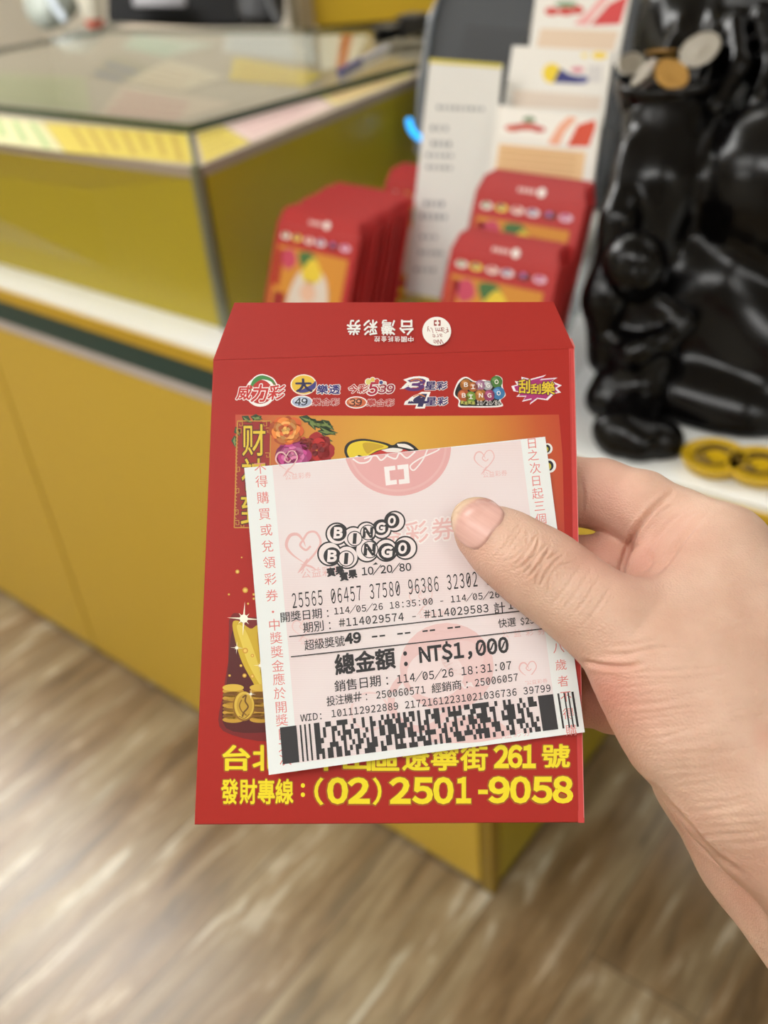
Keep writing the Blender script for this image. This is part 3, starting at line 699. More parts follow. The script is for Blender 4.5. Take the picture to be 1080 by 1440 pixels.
SIL = mat('silver_coin', (176, 170, 158), .32, .5, .1, 200, metal=.85, bump=.3, bscale=900)
GLD = mat('brass_coin', (186, 142, 74), .32, .5, .1, 200, metal=.85, bump=.3, bscale=900)
def coin(x, y, d, r, nrm, m, label):
    d -= .055
    c = at_depth(float(x), float(y), d); nrm = np.array(nrm, float); nrm /= np.linalg.norm(nrm)
    t = thing('coin', label, 'coin', c, 'coins in the bowl of the black statue')
    th = .0011
    MB().lathe(c, [(r - .0006, -th), (r, -th + .0004), (r, th - .0004), (r - .0006, th), (r - .0018, th), (r - .0022, th - .0004), (.0001, th - .0004)], n=40, axis=nrm).build('disc', m, t)
    MB().lathe(c + nrm * (th - .0006), [(r * .42, 0), (r * .40, .0006), (r * .2, .0008), (.0001, .0008)], n=24, axis=nrm).build('relief', m, t)
back = -FW
coin(887, 90, .945, .0125, back + .35 * UP - .3 * RT, SIL, 'small dull silver coin at the left of the bowl')
coin(905, 102, .928, .0150, back * .35 - .8 * RT + .55 * UP, SIL, 'silver coin standing on edge between the left coin and the golden ones')
coin(932, 74, .955, .0158, back * .35 + UP, GLD, 'golden coin lying flat at the back of the bowl')
coin(944, 104, .920, .0165, back + .25 * UP + .15 * RT, GLD, 'golden coin with its face to the front of the bowl')
coin(984, 70, .930, .0190, back * .8 + .35 * UP - .55 * RT, SIL, 'large bright silver coin leaning at the right of the bowl')
coin(935, 91, .938, .0120, back * .3 + UP + .1 * RT, SIL, 'silver coin half hidden between the golden coins')

YC = mat('golden_yellow_plastic', (206, 168, 22), .35, .5, .06, 40)
for x, y, lab in ((1003., 655., 'round yellow token dish under the statue, nearer the foot'), (1066., 667., 'round yellow token dish under the statue, at the photo edge')):
    p = at_z(x, y, .781); t = thing('token_dish', lab, 'dish', p, 'yellow dishes in front of the statue')
    MB().lathe(p, [(.020, 0), (.025, .002), (.0285, .010), (.0285, .012), (.0268, .0125), (.0255, .0102)], n=40).build('dish', YC, t, smooth=True)
    MB().lathe(p, [(.0256, .0098), (.0254, .0101), (.0001, .0101)], n=40).build('dish_floor', mat('dark_shaded_well', (38, 30, 14), .4), t, label='dark brown hollow, relief and shade in its colour')  # dish tops coloured dark for their relief and the statue's shade together
    MB().tube([p + np.array([.019 * math.cos(a) * (1 - a / 22), .019 * math.sin(a) * (1 - a / 22), .0105]) for a in np.linspace(0, 11, 40)], .0018).build('coiled_relief', mat('brown_gold_relief', (104, 80, 18), .4), t)

# ------------------------------------------------------------------ things behind the counter (far and out of focus)
BC = mat('grey_back_shelf', (120, 116, 104), .5)
t = thing('back_counter', 'low grey counter standing behind the display case', 'counter', (-2.0, 1.5, 0))
MB().box((-3.4, .95, 0), (-1.72, 1.3, .70)).build('carcass', BC, t); MB().box((-3.4, .93, .702), (-1.70, 1.32, .73), bev=.004).build('worktop', mat('grey_green_worktop', (128, 128, 112), .4), t)
t = thing('back_cabinet', 'tall yellow cabinet standing behind the display case beside the dark machine', 'cabinet', (-1.0, 1.9, 0))
a = at_depth(440., 38., 2.75); b_ = at_depth(640., 38., 2.75)
MB().hexa([(a[0], a[1], .818), (b_[0], b_[1], .818), (b_[0] - .05, b_[1] + .4, .818), (a[0], a[1] + .4, .818)], [(a[0], a[1], 1.6), (b_[0], b_[1], 1.6), (b_[0] - .05, b_[1] + .4, 1.6), (a[0], a[1] + .4, 1.6)]).build('body', mat('yellow_cabinet', (206, 170, 44), .4), t)
MB().hexa([(a[0], a[1] + .02, .0), (b_[0], b_[1] + .02, .0), (b_[0] - .05, b_[1] + .4, .0), (a[0], a[1] + .4, .0)], [(a[0], a[1] + .02, .816), (b_[0], b_[1] + .02, .816), (b_[0] - .05, b_[1] + .4, .816), (a[0], a[1] + .4, .816)]).build('plinth', mat('dark_cabinet_base', (60, 54, 44), .5), t)
t = thing('office_chair', 'black office chair behind the glass, left of the yellow cabinet', 'chair', at_depth(290., 30., 3.2) * np.array([1, 1, 0]))
def slab(px0, py0, px1, py1, d, th, name, m, parent, bev=.03):
    p0 = at_depth(float(px0), float(py1), d); 
    c0 = [at_depth(float(x), float(y), d) for x, y in ((px0, py1), (px1, py1), (px1, py0), (px0, py0))]
    bm = bmesh.new(); off = np.array([FW[0], FW[1], 0]); off = off / np.linalg.norm(off) * th
    vs = [bm.verts.new(c) for c in c0] + [bm.verts.new(c + off) for c in c0]
    for f in ((0, 1, 2, 3), (7, 6, 5, 4), (0, 4, 5, 1), (1, 5, 6, 2), (2, 6, 7, 3), (3, 7, 4, 0)): bm.faces.new([vs[i] for i in f])
    bmesh.ops.recalc_face_normals(bm, faces=bm.faces[:])
    bmesh.ops.bevel(bm, geom=bm.edges[:], offset=bev, segments=4, affect='EDGES', profile=.5); bm.verts.index_update()
    o = obj(name, [v.co[:] for v in bm.verts], [[v.index for v in f.verts] for f in bm.faces], m, parent, smooth=True); bm.free(); return o
BLKF = mat('black_mesh_fabric', (26, 26, 27), .8, .2, .2, 200)
GRB = mat('grey_chair_frame', (110, 108, 112), .4)
slab(148, -150, 400, 40, 3.12, .08, 'backrest', BLKF, t)
slab(186, -12, 262, 10, 3.05, .02, 'arm_pad', GRB, t, .008)
cc = at_depth(290., 20., 3.25)
MB().box((cc[0] - .23, cc[1] + .1, .45), (cc[0] + .23, cc[1] + .5, .53), bev=.03).build('seat', BLKF, t)
MB().tube([(cc[0], cc[1] + .28, .07), (cc[0], cc[1] + .28, .45)], .03).build('gas_column', DK2, t)
for k in range(5):
    a = 2 * math.pi * k / 5
    MB().tube([(cc[0], cc[1] + .28, .10), (cc[0] + .29 * math.cos(a), cc[1] + .28 + .29 * math.sin(a), .03)], [.022, .016]).build('leg', DK2, t)
t = thing('backpack', 'black bag hanging beside the office chair, left of the yellow cabinet', 'bag', at_depth(370., 30., 2.5))
slab(332, -120, 400, 37, 2.60, .10, 'bag_body', mat('black_nylon', (34, 34, 36), .6, .4, .15, 80), t, .04)
MB().tube([at_depth(x, y, 2.59) for x, y in ((360., -60.), (372., -10.), (384., 16.), (392., 34.))], .012).build('strap', DK2, t)
t = thing('plastic_bag', 'grey green translucent bag slumped at the far left behind the glass', 'bag', at_depth(50., 30., 2.45))
slab(22, -120, 104, 48, 2.45, .2, 'bag_body', mat('grey_green_film', (142, 148, 140), .4, .5, .12, 14, bump=.4, bscale=20), t, .07)
MB().tube([at_depth(x, y, 2.43) for x, y in ((62., -30.), (74., 4.), (92., 30.))], .009).build('fold', mat('pale_blue_film', (176, 186, 196), .3), t)
t = thing('white_cup', 'white paper cup with a red base at the back left behind the glass', 'cup', at_depth(134., 36., 2.4))
p = at_depth(134., 34., 2.4)
MB().lathe(p, [(.022, .010), (.036, .075), (.038, .078), (.034, .076), (.021, .012), (.0001, .012)], n=24).build('cup_body', mat('white_paper_cup', (244, 240, 226), .4), t, smooth=True)
MB().lathe(p, [(.0195, -.006), (.0215, .0), (.0228, .012)], n=24).build('base_band', mat('red_cup_base', (200, 84, 62), .4), t)
MB().box((p[0] - .06, p[1] - .06, .732), (p[0] + .06, p[1] + .06, p[2] - .0065)).build('stand', BC, t)
t = thing('door_post', 'beige upright post between the black bag and the yellow cabinet', 'post', (at_depth(425., 30., 2.72) * np.array([1, 1, 0])))
p = at_depth(425., 30., 2.72); MB().box((p[0] - .022, p[1] - .03, 0), (p[0] + .022, p[1] + .03, 2.0), bev=.004).build('upright', mat('beige_post', (170, 156, 128), .5), t)
t = thing('pen', 'blue pen lying on the right edge of the glass sheet', 'pen', at_z(490., 94., .9925))
MB().tube([at_z(478., 102., .9925), at_z(506., 86., .9925)], .005).build('barrel', mat('blue_pen_plastic', (52, 62, 140), .3), t)
MB().tube([at_z(506., 86., .9925), at_z(545., 66., .9925)], .004).build('cap', mat('pale_pen_plastic', (196, 196, 206), .3), t, label='pale rear half')
for i, (x0, y0, x1, y1, h, lab) in enumerate(((528, 50, 566, 62, .02, 'small black device lying on the glass beside the pen'), (560, 44, 604, 56, .03, 'black device lying on the glass near the dark machine'))):
    a = at_z(float(x0), float(y1), .9885); b_ = at_z(float(x1), float(y0), .9885)
    t = thing('black_device', lab, 'device', (a + b_) / 2)
    MB().box(np.minimum(a, b_), np.maximum(a, b_) + np.array([0, 0, h]), bev=.004).build('case', DK2, t)
    c_ = (a + b_) / 2 + np.array([0, 0, h]); MB().box(c_ - np.array([.02, .02, .002]), c_ + np.array([.02, .02, .001])).build('button_pad', DK, t)

# ------------------------------------------------------------------ the red envelope in the hand
ROOT = at_depth(550., 830., float(plane_depth(550., 830.)))
P3 = [at_depth(x, y, float(plane_depth(x, y))) for x, y in ((300., 500.), (808., 500.), (540., 1157.))]
PN = np.cross(P3[1] - P3[0], P3[2] - P3[0]); PN /= np.linalg.norm(PN)
if PN @ FW > 0: PN = -PN                       # unit normal of the sheet, towards the customer
PX = P3[1] - P3[0]; PX /= np.linalg.norm(PX); PY = np.cross(PN, PX)
SHEET = Matrix(((PX[0], PY[0], PN[0]), (PX[1], PY[1], PN[1]), (PX[2], PY[2], PN[2])))
def on_sheet(x, y, h=0.0):
    return on_plane(np.asarray(x, float), np.asarray(y, float), ROOT + 0 * PN, PN) + PN * np.asarray(h, float)[..., None] if np.ndim(h) else on_plane(np.asarray(x, float), np.asarray(y, float), ROOT, PN) + PN * h
env_surf = lambda v, l: on_sheet(v[:, 0], v[:, 1], .00002 + .000022 * l)
ev = thing('red_envelope', 'large flat red lottery envelope with yellow address lettering held in the hand behind the ticket', 'envelope', ROOT, rot=SHEET)
REDH = mat('red_printed_card', (170, 35, 24), .5, .28, .03, 500, bump=.04, bscale=2500)
out = np.array([(299.5, 505), (807.5, 489), (822, 1157), (273, 1160)], float)
TH = .0022
def pouch(name, pts, m, th, parent, inset=2.0):
    """a thin pouch: front face, softly rounded rim, back face"""
    c = pts.mean(0); d = (c - pts) / np.linalg.norm(c - pts, axis=1)[:, None]
    f0 = on_sheet(pts[:, 0] + d[:, 0] * inset, pts[:, 1] + d[:, 1] * inset, 0.0); f1 = on_sheet(pts[:, 0], pts[:, 1], -th * .3)
    f2 = on_sheet(pts[:, 0], pts[:, 1], -th * .7); f3 = on_sheet(pts[:, 0] + d[:, 0] * inset, pts[:, 1] + d[:, 1] * inset, -th)
    n = len(pts); V = np.vstack([f0, f1, f2, f3]); Fc = [tuple(range(n)), tuple(range(3 * n, 4 * n))[::-1]]
    for r in range(3): Fc += [(r * n + i, r * n + (i + 1) % n, (r + 1) * n + (i + 1) % n, (r + 1) * n + i) for i in range(n)]
    return obj(name, V, Fc, m, parent)
pouch('pocket', out, REDH, TH, ev)
fl = np.array([(330, 426.5), (778, 425.5), (808, 489.5), (299.5, 505.5)], float)
f0 = on_sheet(fl[:, 0], fl[:, 1], np.array([.0006, .0006, -.0004, -.0004]))
MB().hexa(f0 - PN * .0005, f0).build('flap', REDH, ev)
FLAP = bpy.data.objects[[o.name for o in ev.children if o.name.startswith('flap')][0]]
# paler strip along the folded right-hand edge
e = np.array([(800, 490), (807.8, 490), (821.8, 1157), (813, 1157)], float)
obj('folded_edge', on_sheet(e[:, 0], e[:, 1], .00006), [(0, 1, 2, 3)], mat('pale_red_fold', (200, 62, 58), .5, .4, .12, 300), ev, label='slightly paler folded edge')
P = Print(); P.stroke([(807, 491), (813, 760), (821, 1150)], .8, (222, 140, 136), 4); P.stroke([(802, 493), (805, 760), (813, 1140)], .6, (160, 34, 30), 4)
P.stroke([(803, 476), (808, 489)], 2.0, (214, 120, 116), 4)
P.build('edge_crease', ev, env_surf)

# flap printing, upside down
P = Print(); WH = (240, 236, 232)
for ch, x in (('台', 571.5), ('灣', 546), ('彩', 521), ('券', 497.5)): P.boxed(ch, x - 9.6, 451, x + 9.6, 472, WH, 1, .022, flip=True)
for i, ch in enumerate('中國信託金控'): P.boxed(ch, 577.5 - i * 9.4 - 3.8, 474.0, 577.5 - i * 9.4 + 3.8, 481.6, WH, 1, .012, flip=True)
P.build('company_name', ev, lambda v, l: env_surf(v, l) + PN * .0006).parent = FLAP
P = Print(); P.disc(614, 466.5, 20.2, 20.2, (242, 238, 232), 1, 40); DR = (150, 52, 46)
P.poly([(610, 451), (614, 451), (614, 453.5), (611.5, 453.5), (611.5, 456.5), (614, 456.5), (614, 459), (610, 459)], DR, 2)
P.poly([(616, 451), (619.5, 451), (619.5, 459), (616, 459), (616, 456.5), (617.5, 456.5), (617.5, 453.5), (616, 453.5)], DR, 2)
for tx, x0, x1, y0, h in (('We', 621, 608, 478, 6.5), ('are', 622, 607, 470, 6), ('Family', 630, 599, 461, 7)):
    P.run(tx, x0, y0, x1, y0 + 1, h, DR, 2, .006, up=(.28, .96), slash=False)
P.curve([(630, 464), (627, 469), (620, 466), (612, 465)], .6, DR, 2)
P.build('round_emblem', ev, lambda v, l: env_surf(v, l) + PN * .0005, label='white round emblem with dark red handwriting').parent = FLAP

# the row of game logos
K = (30, 26, 28)
def outlined(P, ch, x0, y0, x1, y1, rgb, shear=.12, ob=.085, bold=.018, under=(242, 238, 234), layer=2):
    P.boxed(ch, x0, y0, x1, y1, under, layer, ob, shear); P.boxed(ch, x0, y0, x1, y1, rgb, layer + 2, bold, shear)
RDL = (196, 40, 36); BLU = (52, 44, 116)
P = Print()
P.ring(366, 551, 19, 4, (240, 236, 232), 1); P.disc(366, 551, 18, 16, (190, 40, 34), 1)
P.poly(np.vstack([spline([(350, 548), (356, 534), (368, 528), (382, 533), (388, 542)], 6), spline([(388, 543), (380, 536), (368, 534), (358, 540), (353, 549)], 6)]), (60, 132, 62), 3)
P.stroke(spline([(349, 548), (356, 533), (368, 527), (383, 532), (390, 542)], 6), 1.6, (240, 236, 232), 3)
for ch, x0, x1, y0, y1 in (('威', 334, 354, 542, 562), ('力', 355, 376, 541, 565), ('彩', 378, 400, 542, 562)): outlined(P, ch, x0, y0, x1, y1, RDL, .2, .075, .026)
P.build('game_logo', ev, env_surf, label='red lettered logo under a green arc')
P = Print(); P.disc(427, 541, 18.5, 14.5, (238, 226, 206), 1); P.disc(427, 541, 16.8, 13, (226, 186, 58), 2); P.blob([(430, 552), (443, 546), (444, 536), (438, 541), (420, 551)], (64, 58, 126), 3)
P.boxed('大', 416, 533, 438, 551, (36, 34, 78), 4, .035, -.1)
for ch, x0, x1 in (('樂', 446, 461), ('透', 463, 478)): outlined(P, ch, x0, 541.5, x1, 554, BLU, .08, .09, .03)
P.build('game_logo', ev, env_surf, label='yellow and blue ball logo')
def oval(P, num, cx, cy, c1, c2, cn, text_x, tc):
    P.disc(cx, cy, 15.5, 8.6, (240, 236, 232), 1); P.disc(cx, cy, 13.8, 7.2, c1, 2); P.disc(cx - 3, cy - 1.5, 8, 4, c2, 3)
    for i, ch in enumerate(num): P.boxed(wide(ch), cx - 9.5 + i * 9, cy - 5, cx - 1.2 + i * 9, cy + 5, cn, 5, .018, .12)
    for i, ch in enumerate('樂合彩'): outlined(P, ch, text_x + i * 13.2, cy - 4.6, text_x + 12 + i * 13.2, cy + 5.4, tc, .12, .065, .03)
P = Print(); oval(P, '49', 424.5, 565, (168, 178, 202), (206, 212, 224), (34, 34, 44), 439, (178, 44, 40)); P.build('game_logo', ev, env_surf, label='grey oval 49 logo')
P = Print(); oval(P, '39', 501, 566, (206, 102, 62), (226, 150, 108), (70, 30, 26), 516, (178, 44, 40)); P.build('game_logo', ev, env_surf, label='orange oval 39 logo')
P = Print()
for ch, x0, y0, x1, y1, c_ in (('今', 490, 541, 503, 553, (178, 40, 40)), ('彩', 504, 541, 517, 553, (178, 40, 40)), ('５', 518.5, 538, 531, 555, (170, 30, 60)), ('３', 532.5, 541, 543, 553, (150, 40, 60)), ('９', 544, 541, 554, 553, (150, 40, 60))): outlined(P, ch, x0, y0, x1, y1, c_, .2, .085, .03)
for x, y, r, c_ in ((518, 537, 4, (218, 206, 120)), (524, 534, 3, (220, 190, 90)), (530, 536, 3.2, (200, 70, 60)), (536, 538, 2.6, (60, 70, 130)), (541, 539, 2, (220, 200, 190))): P.disc(x, y, r + 1, r + 1, (240, 236, 232), 3, 16); P.disc(x, y, r, r, c_, 4, 16)
P.build('game_logo', ev, env_surf, label='red 539 logo with small balls')
for num, y, c_ in (('３', 541, (88, 44, 110)), ('４', 563, (46, 40, 84))):
    P = Print(); x = 572 if num == '３' else 576
    P.boxed(num, x - 1, y - 9.5, x + 26, y + 9, (240, 236, 232), 1, .10, .35); P.boxed(num, x + 1, y - 8, x + 24, y + 8, c_, 3, .05, .35)
    P.stroke(spline([(x - 6, y + 5), (x + 4, y - 4), (x + 16, y - 8), (x + 24, y - 5)], 6), 3, (240, 236, 232), 2); P.stroke(spline([(x + 5, y - 5), (x + 14, y - 8), (x + 22, y - 5)], 6), 1.5, (206, 120, 50), 4)
    st_ = [(x + 3 + 4.2 * (1 if k % 2 == 0 else .42) * math.sin(k * math.pi / 5), y - 1 - 4.2 * (1 if k % 2 == 0 else .42) * math.cos(k * math.pi / 5)) for k in range(10)]; P.poly(st_, (240, 236, 232), 5)
    for i, ch in enumerate('星彩'): outlined(P, ch, x + 26 + i * 16 - (0 if num == '３' else 3), y - 4, x + 40.5 + i * 16 - (0 if num == '３' else 3), y + 7, (58, 40, 100), .1, .09, .035)
    P.build('game_logo', ev, env_surf, label='purple %s star logo' % ('3' if num == '３' else '4'))
P = Print()
P.blob([(640, 545), (646, 534), (656, 530), (668, 536), (680, 534), (690, 536), (697, 528), (706, 532), (707, 544), (711, 556), (704, 563), (707, 571), (690, 573), (660, 573), (645, 572), (645, 563), (638, 556)], (240, 236, 232), 1, 6)
P.blob([(642, 545), (648, 536), (656, 532), (668, 538), (680, 536), (691, 538), (697, 530), (704, 533), (705, 544), (709, 555), (702, 562), (705, 569), (690, 571), (660, 571), (647, 570), (647, 562), (640, 555)], (24, 22, 20), 2, 6)
for x, y, r, c_, ch in ((655, 541, 8, (196, 120, 40), 'Ｂ'), (665, 544, 7, (206, 110, 44), 'Ｉ'), (675, 542, 7.5, (190, 130, 170), 'Ｎ'), (686, 542, 7, (196, 196, 200), 'Ｇ'), (698, 537, 8.5, (86, 140, 60), 'Ｏ'),
                       (652, 556, 8.5, (206, 96, 44), 'Ｂ'), (662, 558, 7.5, (130, 170, 60), 'Ｉ'), (676, 556, 8.5, (206, 130, 50), 'Ｎ'), (688, 556, 8, (180, 70, 120), 'Ｇ'), (701, 553, 9, (70, 140, 200), 'Ｏ')):
    c_ = tuple(v * .82 for v in c_); P.disc(x, y, r, r, c_, 3, 20); P.disc(x - r * .25, y - r * .35, r * .45, r * .35, tuple(min(255, v + 34) for v in c_), 4, 14); P.boxed(ch, x - 2.4, y - 2.8, x + 2.8, y + 3.0, (238, 234, 228), 5, .02)
P.run('10/20/80', 670, 569.5, 704, 569.5, 6, (230, 226, 222), 4, .012, up=(0, -1), slash=False)
for i, ch in enumerate('賓果賓果'): P.em(ch, 650 + i * 5.2, 566 + (i % 2), 5.4, (190, 190, 90), 4, .02)
P.build('game_logo', ev, env_surf, label='black logo of coloured lettered balls')
P = Print()
jag = [(719, 543), (727, 541), (724, 536), (734, 537), (733, 530), (746, 533), (768, 527), (760, 533), (784, 531), (776, 536), (790, 542), (783, 546), (789, 552), (779, 554), (770, 563), (756, 561), (745, 569), (747, 562), (734, 565), (739, 558), (726, 558), (732, 552), (722, 550)]
P.poly(jag, (238, 228, 234), 1); cj = np.mean(jag, 0); P.poly([(cj + (np.array(p) - cj) * .88).tolist() for p in jag], (172, 46, 112), 2)
for a_, b_ in (((730, 540), (760, 536)), ((735, 556), (760, 553)), ((766, 540), (780, 546)), ((748, 562), (766, 558))): P.stroke([a_, b_], 2.5, (110, 36, 110), 3, taper=True)
for ch, x0, y0, x1, y1 in (('刮', 729.5, 534, 745, 553), ('刮', 746.5, 540, 760, 554), ('樂', 761.5, 537, 780, 555)): outlined(P, ch, x0, y0, x1, y1, (226, 196, 50), .0, .075, .022, (70, 30, 50), 4)
P.build('game_logo', ev, env_surf, label='magenta brush logo with yellow lettering')

# the printed picture: orange ground, flowers, couplet, gold
def ground_mat():
    m = bpy.data.materials.new('orange_printed_ground'); nt, b = nodes_of(m); N = nt.nodes.new; L = nt.links.new
    tc = N('ShaderNodeTexCoord'); mp = N('ShaderNodeMapping'); c = np.linalg.inv(np.array(SHEET)) @ (on_sheet(560., 640.) - ROOT)
    s = 1 / .062; mp.inputs['Scale'].default_value = (s, s * .8, s); mp.inputs['Location'].default_value = (-c[0] * s, -c[1] * s * .8, 0)
    gr = N('ShaderNodeTexGradient'); gr.gradient_type = 'SPHERICAL'; L(tc.outputs['Object'], mp.inputs[0]); L(mp.outputs[0], gr.inputs[0])
    r = N('ShaderNodeValToRGB'); e = r.color_ramp.elements; e[0].position = .0; e[0].color = (*lin((182, 40, 30)), 1); e[1].position = 1; e[1].color = (*lin((214, 166, 50)), 1)
    e.new(.25).color = (*lin((192, 84, 32)), 1); e.new(.55).color = (*lin((206, 138, 42)), 1)
    L(gr.outputs['Fac'], r.inputs[0]); L(r.outputs[0], b.inputs['Base Color']); b.inputs['Roughness'].default_value = .45; b.inputs['Specular IOR Level'].default_value = .4
    return m
q = np.array([(331, 583), (450, 584.5), (570, 585), (690, 584.5), (786, 583), (791, 640), (795, 800), (700, 800), (380, 800), (380, 680), (331, 660)], float)
tri = tessellate_polygon([[Vector((a, b, 0)) for a, b in q]])
obj('picture_ground', on_sheet(q[:, 0], q[:, 1], .00003), [tuple(t) for t in tri], ground_mat(), ev, label='orange printed picture ground')
PIC = bpy.data.objects['picture_ground']
P = Print()
def peony(cx, cy, R, cs, layer=3, n0=9):
    for k, c_ in enumerate(cs):
        r = R * (1 - k / (len(cs) + .4)); n = max(4, n0 - k)
        for i in range(n):
            a = 2 * math.pi * i / n + k * .5 + random.uniform(-.15, .15); d = r * .58; w = r * random.uniform(.36, .48)
            x, y = cx + d * math.cos(a), cy + d * .9 * math.sin(a)
            P.blob([(x + w * 1.1 * math.cos(a + t) * (1 + .12 * math.sin(5 * t + i)), y + w * math.sin(a + t) * (1 + .12 * math.cos(4 * t + i))) for t in np.linspace(0, 2 * math.pi, 8, endpoint=False)], tuple(max(0, min(255, v * (.86 if (i + k) % 2 else 1.08))) for v in c_), layer + k, 3)
def leaf(x, y, a, L_, w, c1, c2, layer=2):
    u = np.array([math.cos(a), math.sin(a)]); v = np.array([-u[1], u[0]]); p = np.array([x, y])
    P.poly([p, p + u * L_ * .4 + v * w, p + u * L_, p + u * L_ * .4 - v * w], c1, layer); P.poly([p + u * L_ * .1, p + u * L_ * .45 + v * w * .5, p + u * L_ * .95, p + u * L_ * .45 - v * w * .1], c2, layer + 1)
for x, y, a, L_ in ((340, 585, .6, 18), (352, 586, .2, 18), (368, 585, 2.6, 16), (330, 612, 1.5, 18), (331, 600, 1.1, 16), (420, 586, .3, 26), (432, 588, .6, 26), (440, 594, .2, 30), (448, 600, .45, 28), (446, 606, .1, 30), (440, 612, .3, 30), (436, 598, -.1, 28), (452, 590, .7, 24), (434, 586, 1.1, 22)):
    leaf(x, y, a, L_, 5.5, (44, 66, 34), (120, 140, 74))
peony(446, 633, 25, [(150, 24, 24), (176, 34, 30), (132, 18, 22)], 4, 8); P.blob([(448, 640), (462, 626), (470, 634), (468, 642), (456, 648)], (160, 26, 28), 5)
peony(428, 627, 13, [(160, 52, 34), (128, 30, 26)], 5, 8)
peony(412, 641, 24, [(150, 34, 96), (186, 66, 134), (206, 110, 160), (160, 40, 104), (214, 130, 170)], 6)
peony(402, 606, 23, [(196, 88, 36), (216, 126, 50), (226, 158, 84), (206, 96, 40), (228, 176, 90)], 12)
P.build('flower_print', ev, env_surf, label='printed peonies with green leaves').parent = PIC
P = Print(); G1 = (196, 138, 52)
P.raw([(334, 592), (381, 592), (378, 742), (329, 742)], [(0, 1, 2, 3)], (150, 28, 24), 2)
for a_, b_ in (((334, 592), (329.5, 742)), ((381, 592), (378, 742)), ((329.5, 742), (352, 742)), ((334, 592), (381, 592))): P.stroke([a_, b_], 1.6, G1, 3)
for x, y in ((338, 596), (372, 596), (377, 605), (336, 606), (333, 735), (340, 738), (332, 720), (376, 640), (334, 660), (333, 690)):
    P.stroke([(x - 3, y - 3), (x + 3, y - 3), (x + 3, y + 3), (x - 1, y + 3), (x - 1, y)], 1.2, G1, 4)
for y in np.arange(612, 730, 5): P.stroke([(331.8 - (y - 612) * .02, y), (334.8 - (y - 612) * .02, y + 2.5)], 1.2, G1, 4)
for ch, x0, y0, x1, y1 in (('财', 341, 597, 373, 641), ('神', 340, 645, 373, 690), ('到', 339, 697, 372, 738)): P.boxed(ch, x0, y0, x1, y1, (92, 34, 16), 4, .045); P.boxed(ch, x0, y0, x1, y1, (222, 192, 50), 5, .006)
P.build('couplet_print', ev, env_surf, label='gold lettered red couplet with key pattern frame').parent = PIC
P = Print()                                   # the sliver of a printed golden shape seen above the ticket
P.blob([(484, 634), (490, 622), (510, 617), (540, 622), (552, 626), (560, 622), (574, 622), (588, 632), (600, 652), (500, 660), (490, 648)], K, 2, 6)
P.blob([(488, 634), (494, 624), (512, 620), (536, 624), (546, 629), (530, 634), (514, 642), (504, 640), (498, 646), (492, 644)], (226, 200, 44), 3, 6)
P.blob([(510, 624), (524, 623), (540, 628), (526, 633), (516, 638)], (196, 160, 34), 4, 5)
P.poly(spline([(514, 643), (536, 633), (552, 631), (574, 634), (592, 650), (560, 655), (520, 655)], 5), (190, 48, 40), 3); P.poly(spline([(536, 633), (552, 630), (566, 632), (560, 636), (544, 636)], 5), (238, 230, 224), 4); P.poly(spline([(558, 624), (572, 625), (582, 632), (570, 630), (560, 628)], 5), (238, 230, 224), 4)
P.blob([(494, 648), (502, 641), (508, 645), (520, 641), (524, 660), (500, 660)], (240, 236, 230), 5, 5)
for x, y, r in ((770, 631, 7), (773, 655, 9)): P.disc(x, y, r, r * 1.1, (238, 236, 232), 2); P.disc(x - 1, y, r * .7, r * .8, (30, 30, 40), 3); P.disc(x - 2, y + 1, r * .45, r * .55, (214, 196, 60), 4)
P.build('ornament_print', ev, env_surf).parent = PIC
P = Print()
P.poly(spline([(322, 872), (330, 862), (352, 868), (400, 880), (410, 1030), (314, 1028), (315, 970), (321, 930)], 6), (120, 26, 24), 1)
P.blob([(326, 890), (340, 876), (352, 900), (372, 960), (410, 1010), (404, 1026), (318, 1024), (320, 950)], (84, 22, 18), 2, 6)
P.blob([(327, 880), (335, 873), (352, 884), (368, 888), (380, 1000), (356, 960), (338, 925)], (206, 172, 40), 3, 6); P.blob([(333, 880), (345, 886), (362, 930), (368, 965), (350, 935), (340, 906)], (226, 200, 80), 4, 6); P.blob([(362, 890), (380, 890), (390, 1000), (374, 970)], (176, 132, 30), 5, 5)
for cx, cy, nst in ((328, 972, 9), (366, 972, 9)):
    for i in range(nst): P.disc(cx, cy + 40 - i * 5, 15, 4.4, (128, 84, 24) if i % 2 else (196, 150, 48), 5); 
    P.disc(cx, cy - 5, 15, 5, (216, 180, 66), 6)
P.disc(343, 993, 15.5, 21, (146, 100, 26), 7); P.disc(343.5, 992, 14, 19.5, (214, 180, 66), 8); P.disc(344, 992, 11, 16, (196, 156, 50), 9)
P.curve([(341, 981), (346, 978), (345, 986), (349, 994), (343, 1002), (341, 1008)], 2.2, (110, 74, 20), 10); P.curve([(340, 984), (337, 992), (340, 1000), (347, 1006)], 1.6, (130, 92, 26), 10); P.curve([(336, 1007), (344, 1010), (351, 1004)], 1.2, (130, 92, 26), 10)
def sparkle(x, y, R, layer=11):
    for k in range(8):
        a = k * math.pi / 4 + .06; l_ = R if k % 2 == 0 else R * .45; u = np.array([math.cos(a), math.sin(a)]); v = np.array([-u[1], u[0]])
        P.poly([np.array([x, y]) + v * R * .07, np.array([x, y]) + u * l_, np.array([x, y]) - v * R * .07], (250, 240, 214), layer)
    P.disc(x, y, R * .24, R * .24, (255, 248, 232), layer + 1)
sparkle(343, 870, 24); sparkle(333, 911, 9); sparkle(366, 936, 9); sparkle(353, 976, 7)
